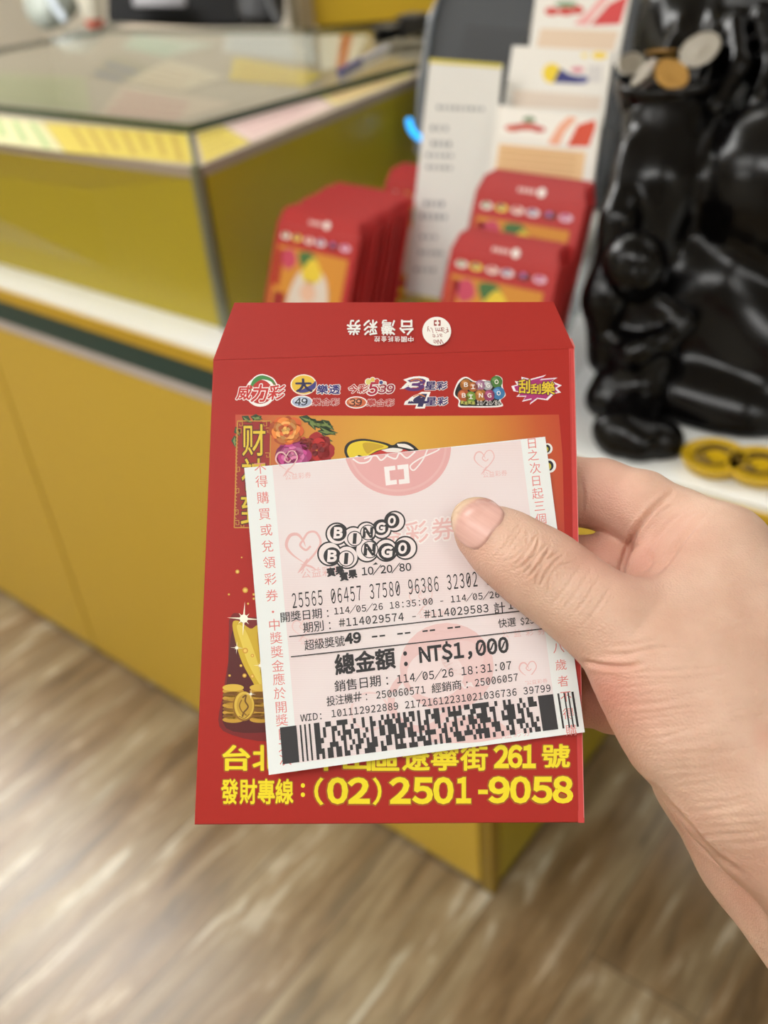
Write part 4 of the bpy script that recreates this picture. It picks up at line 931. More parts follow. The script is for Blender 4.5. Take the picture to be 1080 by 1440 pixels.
for x, y, r in ((334, 804, 3), (345, 830, 4), (322, 836, 1.6), (349, 849, 1.6), (340, 784, 1.2), (357, 842, 1.8), (345, 915, 4), (355, 922, 2.4), (344, 950, 3), (355, 951, 2.8), (323, 950, 1.8), (357, 836, 2), (339, 936, 2)):
    P.disc(x, y, r, r, (206, 150, 50), 9, 14); P.disc(x, y, r * .6, r * .6, (232, 196, 96), 10, 12)
P.build('gold_print', ev, env_surf, label='printed gold ingot, coins and sparkles').parent = PIC
# address and telephone lettering
YL = (240, 220, 30); YG = (160, 92, 24)
P = Print()
def yl(ch, x0, y0, x1, y1, b_=.026): P.boxed(ch, x0 - .6, y0 - .2, x1 + .2, y1 + .8, YG, 1, b_ + .03); P.boxed(ch, x0, y0, x1, y1, YL, 3, b_)
for ch, xc in zip('台北市中山區遼寧街', [332.5, 374.5, 416, 458.5, 502, 542, 585, 625.5, 666.5]): yl(ch, xc - 18.5, 1048.5, xc + 18.5, 1083)
for ch, a_, b_ in (('２', 696, 714), ('６', 715.5, 733), ('１', 736, 752)): yl(ch, a_, 1049, b_, 1078.5, .045)
yl('號', 763, 1047, 800.5, 1079)
P.build('address_line', ev, env_surf, label='yellow address lettering')
P = Print()
for ch, a_, b_ in (('發', 311.5, 334.5), ('財', 337.5, 361), ('專', 363, 386), ('線', 388, 412)): yl(ch, a_, 1096, b_, 1130)
P.disc(426, 1104.5, 3, 3.2, YL, 3); P.disc(426, 1117.5, 3, 3.2, YL, 3)
for ch, a_, b_, y0, y1 in (('（', 443, 453.5, 1094.5, 1131), ('０', 462, 487.5, 1095, 1129), ('２', 491.5, 518, 1095, 1128.5), ('）', 525.5, 535.5, 1094.5, 1131), ('２', 550, 575.5, 1094.5, 1128.5), ('５', 582, 607, 1095, 1129), ('０', 611, 636, 1094.5, 1129), ('１', 643, 661, 1094.5, 1128),
                           ('９', 689, 715, 1093.5, 1128), ('０', 719, 744.5, 1093.5, 1128), ('５', 750, 775, 1094, 1128), ('８', 779, 804, 1093, 1128)): yl(ch, a_, y0, b_, y1, .042 if ch not in '（）' else .025)
P.raw([(671.8, 1110), (686.8, 1110), (686.8, 1117.6), (671.8, 1117.6)], [(0, 1, 2, 3)], YG, 1); P.raw([(672.5, 1110.4), (686, 1110.4), (686, 1116.6), (672.5, 1116.6)], [(0, 1, 2, 3)], YL, 3)
P.build('telephone_line', ev, env_surf, label='yellow telephone number lettering')

# ------------------------------------------------------------------ the lottery ticket in front of the envelope
TQ = np.array([(345, 660), (766, 615), (820.5, 1029), (381, 1087)], float)     # corners: top left, top right, bottom right, bottom left
import functools
def tuv(v):
    """sheet coordinates of a ticket point: u across, v down (bilinear inverse by Newton)"""
    u = np.full(len(v), .5); w = np.full(len(v), .5); a, b_, c_, d = TQ
    for _ in range(6):
        p = (a * ((1 - u) * (1 - w))[:, None] + b_ * (u * (1 - w))[:, None] + c_ * (u * w)[:, None] + d * ((1 - u) * w)[:, None])
        du = (b_ - a) * (1 - w)[:, None] + (c_ - d) * w[:, None]; dv = (d - a) * (1 - u)[:, None] + (c_ - b_) * u[:, None]
        r = v - p; det = du[:, 0] * dv[:, 1] - du[:, 1] * dv[:, 0]
        u = u + (r[:, 0] * dv[:, 1] - r[:, 1] * dv[:, 0]) / det; w = w + (du[:, 0] * r[:, 1] - du[:, 1] * r[:, 0]) / det
    return u, w
def lift(u, w):                                # how far the thin paper stands off the envelope
    h = .0009 + .0016 * np.clip((.35 - u) / .35, 0, 2) ** 2 + .0022 * np.clip((w - .62) / .38, 0, 2) ** 2 * np.clip(1.1 - u, 0, 1) + .0004 * np.sin(u * 5 + w * 2) * np.clip(w, 0, 1)
    return h + .0006 * np.clip((w - .8) / .2, 0, 2)
def tk_surf(v, l):
    v = np.asarray(v, float); u, w = tuv(v); return on_sheet(v[:, 0], v[:, 1], lift(u, w) + .00001 + .000016 * l)
tk = thing('lottery_ticket', 'pink and white printed lottery ticket pinched under the thumb in front of the red envelope', 'ticket', ROOT, rot=SHEET)
NU, NV = 40, 40
U, Wv = np.meshgrid(np.linspace(0, 1, NU + 1), np.linspace(0, 1, NV + 1), indexing='ij'); U = U.ravel(); Wv = Wv.ravel()
pxy = TQ[0] * ((1 - U) * (1 - Wv))[:, None] + TQ[1] * (U * (1 - Wv))[:, None] + TQ[2] * (U * Wv)[:, None] + TQ[3] * ((1 - U) * Wv)[:, None]
top = on_sheet(pxy[:, 0], pxy[:, 1], lift(U, Wv)); bot = top - PN * .00009; n1 = len(top)
fcs = []; idx = []
def gi(i, j): return i * (NV + 1) + j
BORD = .093
for i in range(NU):
    for j in range(NV): fcs.append((gi(i, j), gi(i + 1, j), gi(i + 1, j + 1), gi(i, j + 1))); fcs.append((n1 + gi(i, j), n1 + gi(i, j + 1), n1 + gi(i + 1, j + 1), n1 + gi(i + 1, j)))
rim = [gi(i, 0) for i in range(NU + 1)] + [gi(NU, j) for j in range(1, NV + 1)] + [gi(i, NV) for i in range(NU - 1, -1, -1)] + [gi(0, j) for j in range(NV - 1, 0, -1)]
for a_, b_ in zip(rim, rim[1:] + rim[:1]): fcs.append((a_, n1 + a_, n1 + b_, b_))
def paper_mat():
    m = bpy.data.materials.new('thermal_paper'); nt, b = nodes_of(m); N = nt.nodes.new; L = nt.links.new
    tc = N('ShaderNodeTexCoord'); nz = N('ShaderNodeTexNoise'); nz.inputs['Scale'].default_value = 30; L(tc.outputs['Object'], nz.inputs[0])
    r = N('ShaderNodeValToRGB'); e = r.color_ramp.elements; e[0].color = (*lin((230, 235, 234)), 1); e[1].color = (*lin((236, 240, 239)), 1)
    L(nz.outputs['Fac'], r.inputs[0]); L(r.outputs[0], b.inputs['Base Color']); b.inputs['Roughness'].default_value = .5; b.inputs['Specular IOR Level'].default_value = .35; return m
obj('paper', np.vstack([top, bot]), fcs, paper_mat(), tk, smooth=False)
def pink_mat(rgb):
    """pale pink safety ground of fine wavy lines, whiter in soft patches"""
    m = bpy.data.materials.new('pink_safety_ground'); nt, b = nodes_of(m); N = nt.nodes.new; L = nt.links.new
    tc = N('ShaderNodeTexCoord'); wv = N('ShaderNodeTexWave'); wv.bands_direction = 'Y'; wv.inputs['Scale'].default_value = 560; wv.inputs['Distortion'].default_value = 3; wv.inputs['Detail Scale'].default_value = .12
    L(tc.outputs['Object'], wv.inputs[0]); nz = N('ShaderNodeTexNoise'); nz.inputs['Scale'].default_value = 26; L(tc.outputs['Object'], nz.inputs[0])
    r = N('ShaderNodeValToRGB'); e = r.color_ramp.elements; e[0].position = .2; e[0].color = (*lin((229, 212, 213)), 1); e[1].position = .8; e[1].color = (*lin((235, 221, 221)), 1)
    L(wv.outputs['Fac'], r.inputs[0]); mx = N('ShaderNodeMix'); mx.data_type = 'RGBA'; mx.inputs[7].default_value = (*lin((234, 226, 227)), 1)
    mr = N('ShaderNodeMapRange'); mr.inputs[1].default_value = .4; mr.inputs[2].default_value = .75; L(nz.outputs['Fac'], mr.inputs[0]); L(mr.outputs[0], mx.inputs[0])
    L(r.outputs[0], mx.inputs[6]); L(mx.outputs[2], b.inputs['Base Color']); b.inputs['Roughness'].default_value = .5; b.inputs['Specular IOR Level'].default_value = .35; return m
def tp_(u, w): return TQ[0] * (1 - u) * (1 - w) + TQ[1] * u * (1 - w) + TQ[2] * u * w + TQ[3] * (1 - u) * w
P = Print(); g_ = []; M_ = 24; ua, ub = .092, .918
for i in range(M_ + 1):
    for j in range(M_ + 1): g_.append(tp_(ua + (ub - ua) * i / M_, .003 + .972 * j / M_))
P.raw(g_, [(i * (M_ + 1) + j, (i + 1) * (M_ + 1) + j, (i + 1) * (M_ + 1) + j + 1, i * (M_ + 1) + j + 1) for i in range(M_) for j in range(M_)], (1, 1, 1), 0)
P.build('safety_ground', tk, tk_surf, own=pink_mat, label='pink ground of fine wavy lines')

PK1 = (228, 184, 182); PK2 = (226, 168, 166); PKW = (240, 232, 231)
P = Print()
def heart(cx, cy, s, rgb=PK1, w=1.6, layer=1, tail=True, text=True, rot=-.1):
    c, q = math.cos(rot), math.sin(rot)
    f = lambda pts: [(cx + s * (x * c - y * q), cy + s * (x * q + y * c)) for x, y in pts]
    P.curve(f([(0, .9), (-.7, .3), (-1, -.25), (-.75, -.8), (-.3, -.85), (0, -.45), (.1, -.1)]), w * 1.5, rgb, layer, 6, True)
    P.curve(f([(0, .9), (.6, .35), (1, -.25), (.8, -.85), (.35, -.9), (0, -.5), (-.2, -.2), (.1, .1), (.4, -.1)]), w, rgb, layer, 6)
    if tail: P.curve(f([(.15, .6), (-.1, 1.0), (-.5, 1.4)]), w * 1.6, rgb, layer, 5, True); P.curve(f([(-.3, .9), (.2, 1.05), (.6, 1.3)]), w, rgb, layer, 5, True)
    if text:
        for i, ch in enumerate('公益彩券'): P.em(ch, cx + s * (.1 + i * .62), cy + s * 1.45 - i * s * .06, s * .62, rgb, layer, .0, (-.1, -1))
heart(404, 650, 15); heart(681, 648, 14, w=1.3); heart(428, 772, 24, w=3); heart(742, 942, 12, w=1.4); heart(592, 842, 16, w=1.2, rgb=(232, 200, 198)); heart(425, 884, 13, rgb=(232, 198, 196), w=1.2); pass
for i, ch in enumerate('公益彩券'):
    x = 513 + i * 36.5; y = 758 - i * 4.6
    P.em(ch, x, y, 34, PKW, 1, .07, (-.1, -1)); P.em(ch, x, y, 33, (231, 190, 188), 3, .012, (-.1, -1))
P.disc(628, 938, 66, 62, (230, 196, 195), 1); P.disc(612, 948, 40, 34, (236, 218, 218), 2); P.disc(650, 925, 30, 24, (232, 204, 203), 2)
P.ring(590, 985, 40, 10, (230, 196, 195), 1); P.ring(520, 1000, 26, 3, (232, 204, 203), 1); P.blob([(600, 1040), (640, 1010), (690, 1010), (716, 1030), (690, 1040), (650, 1044)], (231, 198, 196), 1, rings=8)
for y_ in (884, 1026):
    for i, ch in enumerate('公益彩券'): P.em(ch, 710 + i * 17 if y_ == 884 else 700 + i * 13, y_ + 8 - i * 1.6, 11.5, (230, 192, 190), 1, 0, (-.1, -1))
P.build('watermark', tk, tk_surf, label='faint pink hearts and lettering')
P = Print()                                    # the pink seal cut by the upper edge
a = np.linspace(0, 2 * np.pi, 80, endpoint=False); ln = lambda x: 660 - (x - 345) * 45 / 421 + .6
def clipped(cx, cy, rx, ry): return [(cx + rx * math.cos(t), max(cy + ry * math.sin(t), ln(cx + rx * math.cos(t)))) for t in a]
P.poly(clipped(559, 629, 75, 69), (226, 172, 171), 1); P.poly(clipped(559, 629, 69, 63.5), (229, 182, 180), 2); P.poly(clipped(559, 628, 66, 61), (226, 170, 169), 3)
for pts in ([(540, 657.5), (555.5, 655.6), (556.2, 661.6), (547.5, 662.8), (548.8, 676.5), (557.6, 675.4), (558.2, 681.6), (542.6, 683.6)], [(558.5, 655.2), (574, 653.5), (576.2, 680.2), (561.2, 681.9), (560.6, 675.4), (568.6, 674.6), (567.6, 660.4), (559.2, 661.2)]):
    P.poly(pts, (242, 236, 235), 5)
P.poly([(551, 667.5), (565, 666), (565.6, 671.6), (551.6, 673)], (226, 170, 169), 5); pass
wc = (242, 234, 233)
P.curve([(496, 646), (506, 652), (518, 650), (524, 642)], 2.2, wc, 5); P.curve([(512, 646), (528, 641.5), (536, 648), (546, 640)], 2.2, wc, 5); P.curve([(542, 641), (556, 646), (562, 638), (572, 645), (584, 636)], 2.2, wc, 5)
P.curve([(601, 633), (594, 648), (582, 662), (577, 656), (590, 646), (612, 636), (618, 632)], 2.0, wc, 5)
P.build('round_seal', tk, tk_surf, label='pink round seal with a white emblem')

BTX = (222, 132, 128)
P = Print()
for ch, x, y in zip('不得購買或兌領彩券‧中獎獎金應於開獎日之次', (367, 369, 370.8, 373, 375.4, 377.3, 379.7, 381.4, 383.3, 385, 387, 389.3, 390.6, 391.8, 393.4, 394.9, 396.6, 397.8, 400, 401.6, 403.5), (660, 678.5, 701.4, 724, 746.5, 769, 792, 815, 838, 861, 879, 897.4, 916.7, 936.4, 955, 974.4, 993.7, 1011.8, 1031, 1048, 1066)):
    if ch != '‧': P.em(ch, x, y, 17.8, BTX, 1, .0, (-.08, -1))
    else: P.disc(x, y, 1.7, 1.7, BTX, 1, 12)
P.build('border_text', tk, tk_surf, label='pink vertical lettering on the left white border'); P = Print()
for ch, x, y in zip('日之次日起三個月內未滿十八歲者不得購', (747.3, 749, 751.9, 753.3, 755.5, 757.9, 760.3, 762.7, 766, 769, 776, 781.7, 784.6, 788, 791, 794.5, 798, 801.5), (624, 641, 659, 676.6, 694.4, 712, 730, 747, 780, 800, 870, 888, 910.6, 934.7, 957.6, 979, 1003, 1026)): P.em(ch, x, y, 16.6, BTX, 1, .0, (-.1, -1))
P.build('border_text', tk, tk_surf, label='pink vertical lettering on the right white border')

BK = (44, 42, 44)
P = Print()
def ball(cx, cy, r, ch, ox, oy, ri, dark, letter_w):
    P.disc(cx, cy, r + 1.1, r + 1.1, BK, 6, 36); P.disc(cx, cy, r - 1.1, r - 1.1, (236, 224, 224), 7, 36)
    P.disc(cx + ox, cy + oy, ri + 1.2, ri + 1.2, BK, 8, 32); P.disc(cx + ox, cy + oy, ri - .2, ri - .2, BK if dark else (236, 224, 224), 9, 32)
    P.boxed(ch, cx + ox - ri * letter_w, cy + oy - ri * .66, cx + ox + ri * letter_w, cy + oy + ri * .66, (238, 228, 228) if dark else BK, 10, .06, .08)
for a_ in ((555.0, 734.0, 14, 'Ｏ', -4.0, -1.0, 9.5, True, .5), (537, 745, 13, 'Ｇ', -1.5, -2.5, 9.6, True, .56), (515.5, 748.5, 13.5, 'Ｎ', 2, 1, 9.8, False, .6), (497, 756, 14.5, 'I', 2, 2, 9.6, False, .12), (474, 751.5, 15, 'Ｂ', 2.0, -1.5, 10.5, True, .5),
           (570, 771, 15.8, 'Ｏ', -4, .5, 10.5, True, .5), (543, 774, 15.5, 'Ｇ', 1, 2.5, 11, True, .6), (516, 774.5, 16, 'Ｎ', 4, -1, 11, False, .62), (488, 784, 15.8, 'I', -1, 2, 10.2, False, .12), (464, 779.5, 16.5, 'Ｂ', 3.5, 3, 11, True, .5)): ball(*a_)
P.poly([(524, 795), (528.5, 791), (531.5, 794)], BK, 7)
for ch, x, y in (('賓', 466, 805), ('果', 478, 802.5), ('賓', 484, 811), ('果', 496, 807.5)): P.em(ch, x, y, 12.5, BK, 7, .055, (-.1, -1))
P.run('10/20/80', 508.5, 809.5, 579, 802.5, 10.5, BK, 7, .02, slash=False, fill=.95)
P.build('bingo_emblem', tk, tk_surf, label='black emblem of lettered balls')

P = Print()
P.run('25565 06457 37580 96386 32302 65143', 411, 856, 727, 818, 20.5, BK, 7, .0, fill=.78)
P.run('開獎日期:', 395, 875.5, 469, 867, 13.5, BK, 7, .004, cjk=True); P.run('114/05/26 18:35:00 - 114/05/26 18:50:00', 469.5, 864.5, 773, 833, 9.0, BK, 7, .01)
P.run('期別:', 427, 890, 472, 884, 14, BK, 7, .004, cjk=True); P.run('#114029574 - #114029583', 477, 881.8, 688, 860.5, 10.8, BK, 7, .012)
P.run('計', 694, 863, 711, 861, 15, BK, 7, .004, cjk=True); P.run('10', 713.5, 857, 731, 855, 10.8, BK, 7, .012); P.run('期', 731, 858, 747, 856, 14, BK, 7, .004, cjk=True)
P.stroke([(407.4, 895.6), (580, 876.5), (752, 857.2)], 1.5, BK, 7); P.stroke([(410, 923.8), (590, 903.8), (767, 884)], 1.5, BK, 7)
P.run('超級獎號', 429, 914.5, 485.5, 907.5, 14, BK, 7, .004, cjk=True); P.run('49', 485.5, 905.5, 508.5, 902.8, 13.5, BK, 7, .05, fill=.98)
for x0, x1, y in ((523, 542.5, 895.8), (558.6, 578, 891.8), (594, 612.5, 888), (629, 648, 883.6)):
    for k in (0, 1): xx = x0 + k * (x1 - x0) * .55; P.stroke([(xx, y - k * 1.2), (xx + (x1 - x0) * .4, y - k * 1.2 - .9)], 2.2, BK, 7)
P.run('快選', 700.5, 883, 725.5, 880, 12, BK, 7, .004, cjk=True); P.run('$25X4', 731, 878.8, 765, 874.8, 8.6, BK, 7, .012)
P.run('總金額:', 472, 948.5, 585, 934, 27, BK, 7, .03, cjk=True); P.run('NT$1,000', 590, 931.5, 716, 916.5, 20.5, BK, 7, .035, fill=.95)
P.run('銷售日期:', 471, 972.5, 553, 961.5, 15, BK, 7, .006, cjk=True); P.run('114/05/26 18:31:07', 557.5, 961, 720, 940.8, 11.2, BK, 7, .011)
P.run('投注機#:', 460, 992.5, 522, 983.5, 13, BK, 7, .006, cjk=True); P.run('250060571', 528.5, 982.5, 599, 974.3, 10, BK, 7, .012)
P.run('經銷商:', 607, 974.5, 664, 966.5, 13, BK, 7, .006, cjk=True); P.run('25006057', 667, 965.5, 729, 956.8, 10, BK, 7, .012)
P.run('WID:', 425, 1014, 456, 1010.5, 9.5, BK, 7, .012); P.run('101112922889 21721612231021036736 39799', 466, 1008.3, 774.5, 972, 9.8, BK, 7, .012)
P.build('printed_text', tk, tk_surf, label='black printed ticket lines')
P = Print(); bq = np.array([(395.2, 1022), (805.2, 972.4), (812.4, 1021.2), (399.8, 1072.6)])
def bp(u, v): return (bq[0] * (1 - u) + bq[1] * u) * (1 - v) + (bq[3] * (1 - u) + bq[2] * u) * v
def bar(u0, u1, v0=0.0, v1=1.0): P.raw([bp(u0, v0), bp((u0 + u1) / 2, v0), bp(u1, v0), bp(u1, v1), bp((u0 + u1) / 2, v1), bp(u0, v1)], [(0, 1, 4, 5), (1, 2, 3, 4)], BK, 7)
bar(.0, .0555)
for u in (.066, .081, .0965): bar(u, u + .0058)
mod = .0096; rows = 7; rb_ = random.Random(11)
for k in range(8):
    u0 = .114 + k * .0945
    for r_ in range(rows):
        left = 10; pos = 0; runs = []
        while left > 0:
            w_ = min(left, rb_.choice((1, 1, 1, 2, 2, 3))); runs.append(w_); left -= w_
        for i, w_ in enumerate(runs):
            if i % 2 == 0: bar(u0 + pos * mod, u0 + (pos + w_) * mod, r_ / rows, (r_ + 1) / rows)
            pos += w_
for a_, b_ in ((.878, .930), (.9445, .951), (.9655, .9705), (.979, .984), (.9925, 1.0)): bar(a_, b_)
P.build('barcode', tk, tk_surf, label='black stacked barcode')

# ------------------------------------------------------------------ the hand holding envelope and ticket
def hb(x, y, dd, rpx):                         # a ball of the hand in camera axes: pixel, offset behind (+) or before (-) the sheet, radius
    d = float(plane_depth(x, y)) + dd
    return (np.array([(x - 540) / F * d, -(y - 720) / F * d, -d]), rpx * d / F)
thumb = [hb(676, 746, -.0100, 38), hb(706, 766, -.0120, 46), hb(738, 789, -.0145, 51), hb(768, 808, -.0165, 55), hb(800, 833, -.0175, 55), hb(836, 860, -.0190, 58),
         hb(874, 888, -.0200, 65), hb(930, 948, -.0200, 91), hb(978, 1010, -.0200, 103), hb(1045, 1090, -.0200, 104), hb(1090, 1140, -.0190, 106)]
palm = [[hb(1010, 784, .002, 74), hb(1085, 940, -.010, 100), hb(1140, 1120, -.012, 112), hb(1230, 1330, -.014, 122), hb(1390, 1640, -.030, 140)],
        [hb(1066, 850, .020, 70), hb(1120, 1000, .018, 96), hb(1160, 1180, .012, 110)],
        [hb(1072, 925, .034, 62), hb(1120, 1060, .032, 92), hb(1150, 1200, .022, 108)],
        [hb(1070, 990, .044, 56), hb(1080, 1080, .042, 86), hb(1120, 1180, .034, 104)],
        [hb(1020, 1080, .034, 104), hb(1095, 1180, .030, 112), hb(1172, 1278, .020, 116), hb(1390, 1600, -.01, 140)]]
web = [[hb(905, 858, .000, 34), hb(965, 856, -.004, 66), hb(1030, 920, -.014, 92)], [hb(985, 900, -.014, 74), hb(1060, 1010, -.016, 96)], [hb(920, 800, .004, 34), hb(985, 800, .002, 62)]]
fingers = [[hb(1010, 784, .004, 74), hb(956, 752, .010, 61), hb(900, 716, .016, 52), hb(845, 695, .0205, 47), hb(796, 690, .0225, 46), hb(700, 735, .0135, 42), hb(632, 782, .0118, 36)],
           [hb(1060, 850, .022, 70), hb(960, 815, .022, 48), hb(850, 794, .022, 41), hb(800, 796, .0215, 40), hb(715, 820, .0125, 38), hb(655, 840, .0112, 33)],
           [hb(1068, 925, .036, 62), hb(960, 895, .030, 42), hb(850, 876, .0235, 36), hb(800, 880, .0215, 36), hb(735, 895, .0122, 34), hb(680, 905, .0108, 30)],
           [hb(1068, 1000, .046, 56), hb(960, 1000, .040, 44), hb(862, 987, .030, 41), hb(815, 980, .0245, 38), hb(750, 965, .0118, 33), hb(700, 955, .0102, 28)]]
def hand_fn(P):
    b = None
    for pts in palm + web:
        c = chain(P, pts, .006); b = c if b is None else smin(b, c, .012)
    f = None
    for pts in fingers:
        c = chain(P, pts, .004); f = c if f is None else smin(f, c, .0012)
    t = chain(P, thumb, .006)
    d = smin(smin(b, f, .004), smin(b, t, .016), .0008)
    return d
lo = np.array([.014, -.215, -.385]); hi = np.array([.172, .032, -.205])
HV, HQ = surface_nets(hand_fn, lo, hi, .00082)
HV = relax(HV, HQ, 2)
def subdivide(V, Fq):
    E = np.sort(np.vstack([Fq[:, [k, (k + 1) % 4]] for k in range(4)]), 1); key = E[:, 0].astype(np.int64) * len(V) + E[:, 1]
    uq, inv = np.unique(key, return_inverse=True); inv = inv.reshape(4, -1); n = len(V); m = len(uq)
    mid = (V[uq // n] + V[uq % n]) / 2; cen = V[Fq].mean(1); c = n + m + np.arange(len(Fq))
    NF = np.vstack([np.stack([Fq[:, k], n + inv[k], c, n + inv[(k + 3) % 4]], -1) for k in range(4)])
    return np.vstack([V, mid, cen]), NF
HV, HQ = subdivide(HV, HQ); HV = relax(HV, HQ, 2, .5)
HN = vertex_normals(HV, HQ)
pxv = np.stack([540 + F * HV[:, 0] / -HV[:, 2], 720 - F * HV[:, 1] / -HV[:, 2]], -1)
VIEW = -HV / np.linalg.norm(HV, axis=1)[:, None]
front = np.clip((HN * VIEW).sum(1) * 2.5, 0, 1) * (-HV[:, 2] < plane_depth(pxv[:, 0], pxv[:, 1]) + .030)
disp = np.zeros(len(HV)); red = np.zeros(len(HV))
def groove(pts, depth, sig, n=10, fade=True, side=None):
    """a skin crease along a curve (depth in mm, width in pixels)"""
    global disp
    c = spline(pts, n); box = (pxv[:, 0] > c[:, 0].min() - 14) & (pxv[:, 0] < c[:, 0].max() + 14) & (pxv[:, 1] > c[:, 1].min() - 14) & (pxv[:, 1] < c[:, 1].max() + 14) & (front > 0)
    i = np.where(box)[0]
    if not len(i): return
    best = np.full(len(i), 1e9); tt = np.zeros(len(i))
    for k in range(len(c) - 1):
        a, b_ = c[k], c[k + 1]; ba = b_ - a; t = np.clip(((pxv[i] - a) @ ba) / (ba @ ba + 1e-9), 0, 1)
        d = np.linalg.norm(pxv[i] - a - t[:, None] * ba, axis=1); m = d < best; best[m] = d[m]; tt[m] = ((k + t) / (len(c) - 1))[m]
    w = np.sin(np.clip(tt, .02, .98) * np.pi) ** .5 if fade else 1.0
    disp[i] += 1.2 * (-np.exp(-(best / sig) ** 2) + .35 * np.exp(-((best - sig * 2.2) / sig) ** 2)) * depth * .001 * w * front[i]
# knuckle of the thumb: a nest of short curved creases across the joint
for k, (o, dpt) in enumerate(((-30, .18), (-21, .30), (-13, .42), (-4, .34), (4, .46), (13, .36), (22, .26), (33, .18))):
    ax = np.array([.80, .60]); pr = np.array([.58, -.81]); c0 = np.array([757., 787.]) + ax * o; bw = 3.0 * (1 if k % 2 else -1) + o * .22
    dpt *= 1.25; groove([c0 + pr * -33 + ax * bw, c0 + pr * -14 + ax * -bw * .3, c0 + pr * 8 - ax * bw * .5, c0 + pr * 28 + ax * bw], dpt, 2.1)
for o in (-52, -46, 52, 68, 84, 104):
    c0 = np.array([757., 787.]) + np.array([.80, .60]) * o; groove([c0 + np.array([-24, 34]), c0 + np.array([-4, 10]), c0 + np.array([20, -26])], .2, 2.2)
# creases round the base of the thumb
groove([(822, 930), (843, 936), (879, 938), (904, 933)], .9, 3.2); groove([(846, 921), (880, 920), (915, 912), (960, 910)], .35, 3.0); groove([(860, 908), (890, 906), (925, 900)], .25, 3.0)
rr = random.Random(5)
for k in range(22):
    y = 946 + k * 11.5; x0 = 852 + max(0, k - 2) * 7.2 + rr.uniform(0, 22); L_ = rr.uniform(70, 190)
    groove([(x0, y), (x0 + L_ * .3, y - 3 + rr.uniform(-2, 2)), (x0 + L_ * .65, y - 7 + rr.uniform(-3, 3)), (x0 + L_, y - 12 + rr.uniform(-3, 3))], rr.uniform(.06, .18), rr.uniform(2.4, 4.2))
for k in range(16):
    x0 = rr.uniform(930, 1060); y = rr.uniform(820, 1080); groove([(x0, y), (x0 + 30, y + rr.uniform(-8, 8)), (x0 + 70, y + rr.uniform(-14, 4))], rr.uniform(.05, .12), 2.6)
# finger root and web
groove([(944, 694), (918, 716), (895, 745), (882, 772), (873, 800)], 1.1, 3.6); groove([(1000, 716), (966, 752), (938, 790), (918, 812)], .7, 3.6); groove([(960, 716), (930, 748), (912, 775)], .3, 3.0)
for k in range(7): groove([(905 + k * 13, 728 + k * 2), (925 + k * 12, 712 + k * 3), (948 + k * 11, 703 + k * 4)], .12, 2.2)
groove([(816, 662), (820, 690), (818, 724)], .5, 3.0); groove([(917, 1104), (955, 1148), (1000, 1198), (1042, 1228)], .7, 4.0)
groove([(905, 760), (915, 790), (900, 806)], .35, 3.4)
nz_ = np.sin(HV[:, 0] * 410 + 2 * np.sin(HV[:, 1] * 300)) * np.sin(HV[:, 1] * 380 + HV[:, 2] * 350)
HV2 = HV + HN * (disp + nz_ * .00008)[:, None]
def to_world(v): return CAM + v[:, :1] * RT + v[:, 1:2] * UP - v[:, 2:3] * FW
def blush(x, y, r, k):
    global red
    red += .55 * k * np.exp(-(((pxv[:, 0] - x) ** 2 + (pxv[:, 1] - y) ** 2) / r ** 2)) * (front > 0)
for a_ in ((850, 690, 50, .7), (900, 790, 45, .8), (660, 770, 40, .45), (700, 810, 40, .3), (900, 1010, 60, .35), (950, 1180, 60, .5), (1050, 1260, 60, .5), (860, 960, 40, .35), (830, 775, 40, .8), (840, 985, 60, 1.0), (1078, 1040, 18, .5), (960, 740, 40, .35)): blush(*a_)
def skin_mat():
    m = bpy.data.materials.new('skin'); nt, b = nodes_of(m); N = nt.nodes.new; L = nt.links.new
    tc = N('ShaderNodeTexCoord'); n1 = N('ShaderNodeTexNoise'); n1.inputs['Scale'].default_value = 60; n1.inputs['Detail'].default_value = 5; L(tc.outputs['Object'], n1.inputs[0])
    r = N('ShaderNodeValToRGB'); e = r.color_ramp.elements; e[0].position = .3; e[0].color = (*lin((208, 168, 146)), 1); e[1].position = .72; e[1].color = (*lin((226, 192, 170)), 1)
    L(n1.outputs['Fac'], r.inputs[0])
    at = N('ShaderNodeAttribute'); at.attribute_name = 'flush'
    mx = N('ShaderNodeMix'); mx.data_type = 'RGBA'; mx.inputs[7].default_value = (*lin((214, 142, 126)), 1); L(at.outputs['Fac'], mx.inputs[0]); L(r.outputs[0], mx.inputs[6]); L(mx.outputs[2], b.inputs['Base Color'])
    b.inputs['Roughness'].default_value = .5; b.inputs['Specular IOR Level'].default_value = .35
    b.inputs['Subsurface Weight'].default_value = .18; b.inputs['Subsurface Radius'].default_value = (1, .35, .2); b.inputs['Subsurface Scale'].default_value = .003
    vo = N('ShaderNodeTexVoronoi'); vo.inputs['Scale'].default_value = 1500; L(tc.outputs['Object'], vo.inputs[0])
    q = N('ShaderNodeMapping'); q.inputs['Rotation'].default_value = (.2, .4, .5); q.inputs['Scale'].default_value = (260, 1500, 900); L(tc.outputs['Object'], q.inputs[0])
    n2 = N('ShaderNodeTexNoise'); n2.inputs['Scale'].default_value = 1; n2.inputs['Detail'].default_value = 3; L(q.outputs[0], n2.inputs[0])
    ad = N('ShaderNodeMath'); ad.operation = 'ADD'; L(vo.outputs['Distance'], ad.inputs[0]); L(n2.outputs['Fac'], ad.inputs[1])
    bp_ = N('ShaderNodeBump'); bp_.inputs['Strength'].default_value = .36; bp_.inputs['Distance'].default_value = .0006; L(ad.outputs[0], bp_.inputs['Height']); L(bp_.outputs[0], b.inputs['Normal'])
    return m
HO = to_world(hb(900, 900, -.01, 1)[0][None])[0]
hand = thing('hand', 'right hand of a person, thumb over the ticket and fingers behind the red envelope', 'person', HO, rot=CAMROT)
